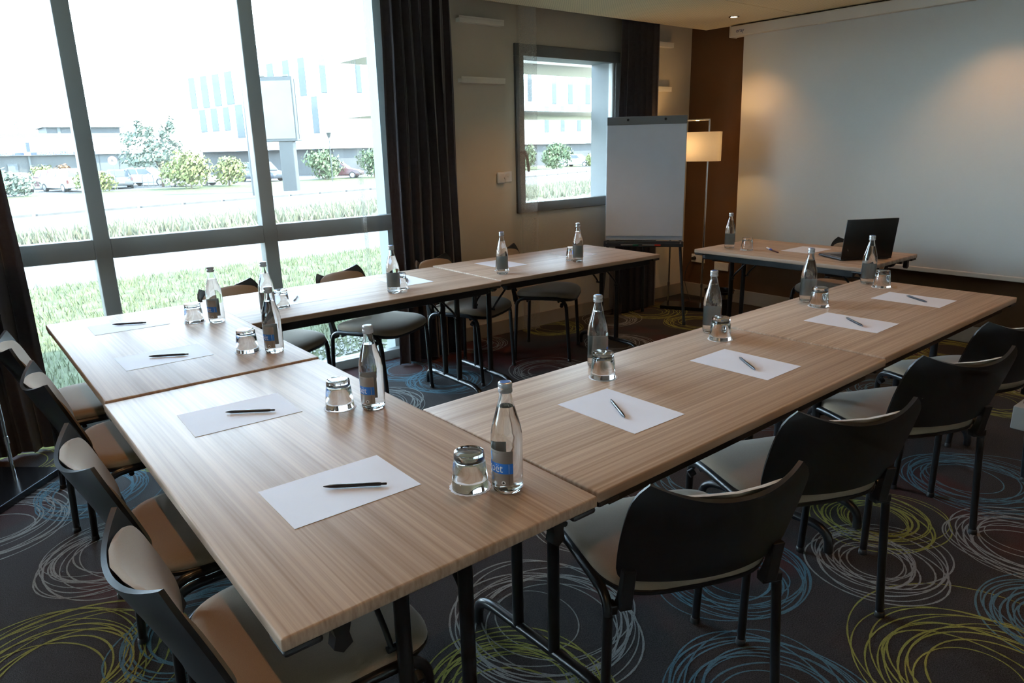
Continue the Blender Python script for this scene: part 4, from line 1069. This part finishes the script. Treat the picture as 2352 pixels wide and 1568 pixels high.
car('white off-roader with a red tail light, just left of the mullion', 8.35, 64.7, 108, PW, 4.3, 1.82, 1.69, 1.02, (.06, .74), (.12, .6))
car('silver hatchback with its rear towards us, right of the left mullion', 12.2, 65.6, 84, PG)
car('white hatchback seen from the side with its alloy wheel showing', 15.2, 68.6, -39, PW, H=1.5)
car('white car with only its bonnet showing right of the largest shrub', 17.1, 62.6, -39, PW)
car('dark blue van beside the billboard column', 24.1, 66.0, -62, PB, 4.4, 1.85, 1.72, 1.0, (.05, .78), (.1, .62))
car('small red car between shrubs at the right of the big window', 31.0, 64.0, -39, PR)
car('white car behind the small yellow shrub in the small window', 63.2, 64.6, -70, PW)

# ------------------------------------------------------------------ white building
CLAD = pbsdf('white_facade_cladding', lin(228, 233, 238), .7, noise=(.4, .03))
DIMWIN = pbsdf('dim_window_glass', (.05, .062, .068, 1), .6, spec=.2, noise=(1, .08))
GREYPAN = pbsdf('grey_window_panel', (.085, .092, .094, 1), .8, spec=.2, noise=(1, .05))
RECESS = pbsdf('ground_floor_recess', (.055, .058, .06, 1), .8, noise=(1, .08))
DOORM = pbsdf('slate_shutter', (.05, .053, .056, 1), .7, noise=(4, .1))
SB = 1.25  # set back behind the cars and shrubs
A0, A1, B1 = Vector((23.06, 83.99, 0)) * SB, Vector((26.88, 58.27, 0)) * SB, Vector((75, 60.8, 0)) * SB
zb_ = lambda z: CAM_H + (z - CAM_H) * SB
wb = thing('white_building', 'big white office building with tall narrow windows across the road', 'building', (A1.x, A1.y, -1.0))
off = Vector((A1.x, A1.y, -1.0))
inner = [A0 + Vector((26, 3, 0)), Vector((75, 84, 0)) * SB]
poly = [A0, A1, B1, inner[1]]
def wpoly(ps, z0, z1, nm, mat, inset=0.0):
    c = sum((p for p in ps), Vector()) / len(ps)
    q = [p + (c - p).normalized() * inset for p in ps]
    return MB().prism([(p.x - off.x, p.y - off.y) for p in q], z0 - off.z, z1 - off.z).build(nm, mat, wb)
wpoly(poly, zb_(1.74), zb_(10.7), 'facade', CLAD)
wpoly(poly, -1.0, zb_(1.74), 'ground_floor', RECESS, 1.6)
wpoly(poly, zb_(10.7), zb_(10.85), 'roof_edge', CLAD, -.12)
wA = [(1.94, 3.35, 6.13, 8.29, 9.21), (4.67, 6.12, 6.07, 8.28, 9.17), (7.29, 8.76, 6.1, 8.34, 9.13), (9.89, 11.37, 6.12, 8.31, 9.17), (3.49, 4.88, 3.71, 5.2, 5.97), (6.08, 7.5, 3.72, 5.18, 5.97), (8.73, 10.0, 3.72, 5.23, 5.96), (11.26, 12.73, 2.95, 5.19, 6.05), (14.2, 15.4, 6.1, 8.3, 9.18), (15.3, 16.5, 3.7, 5.2, 6.0), (17.97, 19.09, 6.1, 8.32, 9.18), (20.66, 21.72, 6.1, 8.35, 9.22), (23.15, 24.16, 6.1, 8.35, 9.19), (24.7, 25.6, 2.99, 5.15, 6.01)]
wB = [(.2, .75, 6.21, 8.39, 9.23), (3.58, 4.1, 6.32, 8.58, 9.6), (8, 8.6, 6.2, 8.3, 9.2), (12, 12.6, 6.2, 8.3, 9.2), (16, 16.6, 6.2, 8.3, 9.2), (20, 20.6, 6.2, 8.3, 9.2), (24, 24.6, 6.1, 8.3, 9.2), (27.63, 28.3, 5.9, 8.0, 8.8), (30.16, 30.93, 5.95, 8.0, 8.85), (33.01, 33.82, 6.0, 8.1, 8.88), (26.45, 27.12, 2.95, 4.95, 5.7), (28.96, 29.59, 3.0, 4.95, 5.75), (31.65, 32.3, 3.04, 5.1, 5.9), (14, 14.6, 3.0, 5, 5.8), (18, 18.6, 3, 5, 5.8), (10, 10.6, 3, 5, 5.8)]
def facade_windows(p, q, ws):
    d = (q - p).normalized(); n = Vector((d.y, -d.x, 0))
    if n.dot(-p) < 0: n = -n
    for w_ in ws:
        s0, s1 = w_[0] * SB, w_[1] * SB; zb, zm, zt = (zb_(z) for z in w_[2:])
        def bx(z0, z1, o0, o1, nm, mat, par):
            c = [p + d * s - off + n * o for s in (s0, s1) for o in (o0, o1)]
            m = MB(); m.prism([(c[0].x, c[0].y), (c[1].x, c[1].y), (c[3].x, c[3].y), (c[2].x, c[2].y)], z0 - off.z, z1 - off.z)
            return m.build(nm, mat, par)
        w = bx(zb, zt, -.05, .02, 'window', GREYPAN, wb)
        bx(zb + .08, zm, .02, .05, 'pane', DIMWIN, w)
facade_windows(A0, A1, wA); facade_windows(A1, B1, wB)
# shuttered doors of the recessed ground floor
for s_, w_ in ((2.0, 1.6), (8.5, 1.6), (15.0, 1.9), (38.0, 2.0), (43.0, 2.0)):
    p_ = A1 + (B1 - A1).normalized() * s_ + Vector((0, .95, 0)) - off
    MB().box(p_.x - w_ / 2, p_.x + w_ / 2, p_.y - .12, p_.y + .12, 0.0, 2.6).build('roller_door', DOORM, wb)
# ------------------------------------------------------------------ shop row
shop = thing('shop_building', 'long low white shop building with blue sign bands at the left', 'building', (8, 90, -1))
SHOPW = pbsdf('white_fascia', lin(232, 238, 242), .7, noise=(.5, .02)); SHOPG = pbsdf('pale_roof_edge', (.085, .094, .094, 1), .7, noise=(.5, .03))
SHOPD = pbsdf('dark_shopfront', (.045, .048, .047, 1), .5, noise=(1, .15)); PALEP = pbsdf('pale_shop_panel', (.07, .078, .08, 1), .6, noise=(1, .06))
BAND = pbsdf('blue_sign_band', (.02, .032, .075, 1), .5, noise=(2, .04))
def sb(x0, x1, y0, y1, z0, z1, nm, mat): return MB().box(x0 - 8, x1 - 8, y0 - 90, y1 - 90, z0 + 1, z1 + 1).build(nm, mat, shop)
sb(-16, 22.8, 90, 104, 1.80, 3.55, 'fascia', SHOPW); sb(-16, 22.8, 89.9, 104, 3.55, 4.0, 'roof_edge', SHOPG)
sb(-16, 13.6, 90.8, 104, -1, 1.80, 'shopfront', SHOPD); sb(13.6, 22.8, 90.6, 104, -1, 1.80, 'pale_wall', PALEP)
for x in (15.3, 17.2, 19.2, 21.2): sb(x, x + .06, 90.55, 90.6, -1, 1.8, 'panel_joint', RECESS)
sb(11.3, 18.5, 94, 101, 4.0, 4.72, 'roof_room', RECESS); sb(10.9, 18.9, 93.6, 101.4, 4.72, 4.92, 'roof_room_slab', SHOPG); sb(12.3, 12.6, 93.9, 94, 4.0, 4.72, 'roof_room_post', SHOPG)
b1 = sb(-4, 8.45, 89.9, 90, 1.83, 2.12, 'sign_band', BAND); b2 = sb(9.05, 14.95, 89.9, 90, 1.83, 2.12, 'sign_band', BAND)
text('sign_lettering', "BANQUE POPULAIRE DE L'OUEST", .26, WHITEPRINT, b1, lambda x, y, z: Vector((x + 4.75 - 8, -.112 - z, 1.975 + y + 1)), .004, width=5.9, res=2)
text('sign_lettering', "BANQUE POPULAIRE DE L'OUEST", .26, WHITEPRINT, b2, lambda x, y, z: Vector((x + 12.2 - 8, -.112 - z, 1.975 + y + 1)), .004, width=5.2, res=2)
sb(8.72, 9.02, 89.4, 90, 2.18, 3.1, 'banner', BAND); sb(11.55, 12.3, 89.85, 90, 2.16, 3.02, 'banner', PALEBLUE)
sb(6.9, 7.75, 90.6, 90.8, -.2, 1.0, 'window_poster', PALEP); sb(9.9, 10.4, 90.6, 90.8, .2, .9, 'window_poster', PALEP)
for x in (-2, 1, 4, 8.8): sb(x, x + .18, 90.55, 90.8, -1, 1.8, 'shopfront_post', SHOPG)
t = thing('lattice_mast', 'thin lattice mast rising behind the shop roof at the left', 'mast', (9.9, 108, -1))
m = MB(); m.tube([(-.25, 0, 0), (-.1, 0, 7.3)], .05, 6).tube([(.25, 0, 0), (.1, 0, 7.3)], .05, 6)
for k in range(10): m.tube([(-.24 + k * .013, 0, k * .7 + .1), (.24 - k * .013, 0, k * .7 + .7)], .03, 5)
m.build('lattice', ALU, t)
# ------------------------------------------------------------------ billboard, posts, signs, racks
bb = thing('billboard', 'big double-faced billboard on a thick grey column', 'billboard', (18.05, 44.3, zg(44.3)), R(-44))
BBD = pbsdf('billboard_grey', (.035, .039, .040, 1), .6, noise=(1, .06))
z0 = -zg(44.3)
MB().box(-.50, .42, -.28, .28, 0, z0 + 2.2).build('column', BBD, bb, bevel=(.05, 2))
MB().box(-2.3, .80, -.40, .36, z0 + 2.15, z0 + 5.95).build('frame', BBD, bb, bevel=(.03, 1))
MB().box(-2.2, .70, -.44, -.40, z0 + 2.32, z0 + 5.70).build('poster', pbsdf('pale_poster', (.11, .11, .10, 1), .6, noise=(1.2, .1)), bb)
MB().box(.80, .83, -.08, .02, z0 + 2.3, z0 + 5.8).build('side_cheek', pbsdf('pale_cheek', (.07, .075, .078, 1), .6, noise=(1, .04)), bb)
MB().box(-1.2, -.9, -.42, -.30, z0 + 5.95, z0 + 6.05).box(.25, .55, -.42, -.30, z0 + 5.95, z0 + 6.05).build('flood_light', ALU, bb)
t = thing('street_lamp', 'tall thin grey street lamp post just left of the right mullion', 'street lamp', (13.8, 39.1, zg(39.1)))
MB().tube([(0, 0, 0), (0, 0, 1.3), (.06, .1, 5), (.12, .2, 11)], [.13, .13, .09, .06], 12).build('post', BBD, t, 60)
MB().tube(arc((.12, .2, 11), (.12, .2, 11.8), (1.6, -.4, 11.9), 6), .045, 8).build('lamp_arm', BBD, t, 60)
MB().box(1.5, 2.3, -.62, -.38, 11.82, 11.96).build('lamp_head', BBD, t, bevel=(.04, 2))
t = thing('lamp_post', 'small lamp post before the corner of the white building', 'street lamp', (27.0, 57.4, -1))
MB().tube([(0, 0, 0), (0, 0, 3.6)], .04, 8).build('post', BBD, t)
MB().lathe([(.1, 3.6), (.2, 3.95), (.24, 4.0), (.0, 4.1)], 12).build('lantern', BBD, t, 40)
t = thing('road_sign', 'round red-rimmed road sign between the shop and the parked cars', 'road sign', (11.45, 62.5, -1), R(-20))
MB().tube([(0, 0, 0), (0, 0, 2.35)], .03, 8).build('post', ALU, t)
def disc(r, yy, mat, nm): MB().tube([(0, yy, 2.2), (0, yy - .01, 2.2)], r, 24).build(nm, mat, t, 50)
disc(.32, -.03, pbsdf('red_sign_rim', (.6, .25, .25, 1), .5, noise=(5, .05)), 'sign_rim'); disc(.24, -.042, WHITEPRINT, 'sign_face')
MB().box(-.10, .10, -.056, -.050, 2.13, 2.22).box(-.07, .03, -.056, -.050, 2.22, 2.31).build('sign_mark', DARKPRINT, t)
for i, (x, y) in enumerate(((13.6, 62.9), (14.3, 62.5), (15.0, 62.1))):
    o = thing('bicycle_rack', ('left', 'middle', 'right')[i] + ' hoop of the thin metal bicycle racks before the side-on white hatchback', 'bicycle rack', (x, y, zg(y)), R(-50), 'bicycle rack hoops')
    MB().tube([(-.25, 0, 0), (-.25, 0, .9)] + arc((-.25, 0, .9), (-.25, 0, 1.05), (0, 0, 1.05), 3)[1:] + arc((0, 0, 1.05), (.25, 0, 1.05), (.25, 0, .9), 3)[1:] + [(.25, 0, 0)], .025, 6).build('hoop', ALU, o, 50)
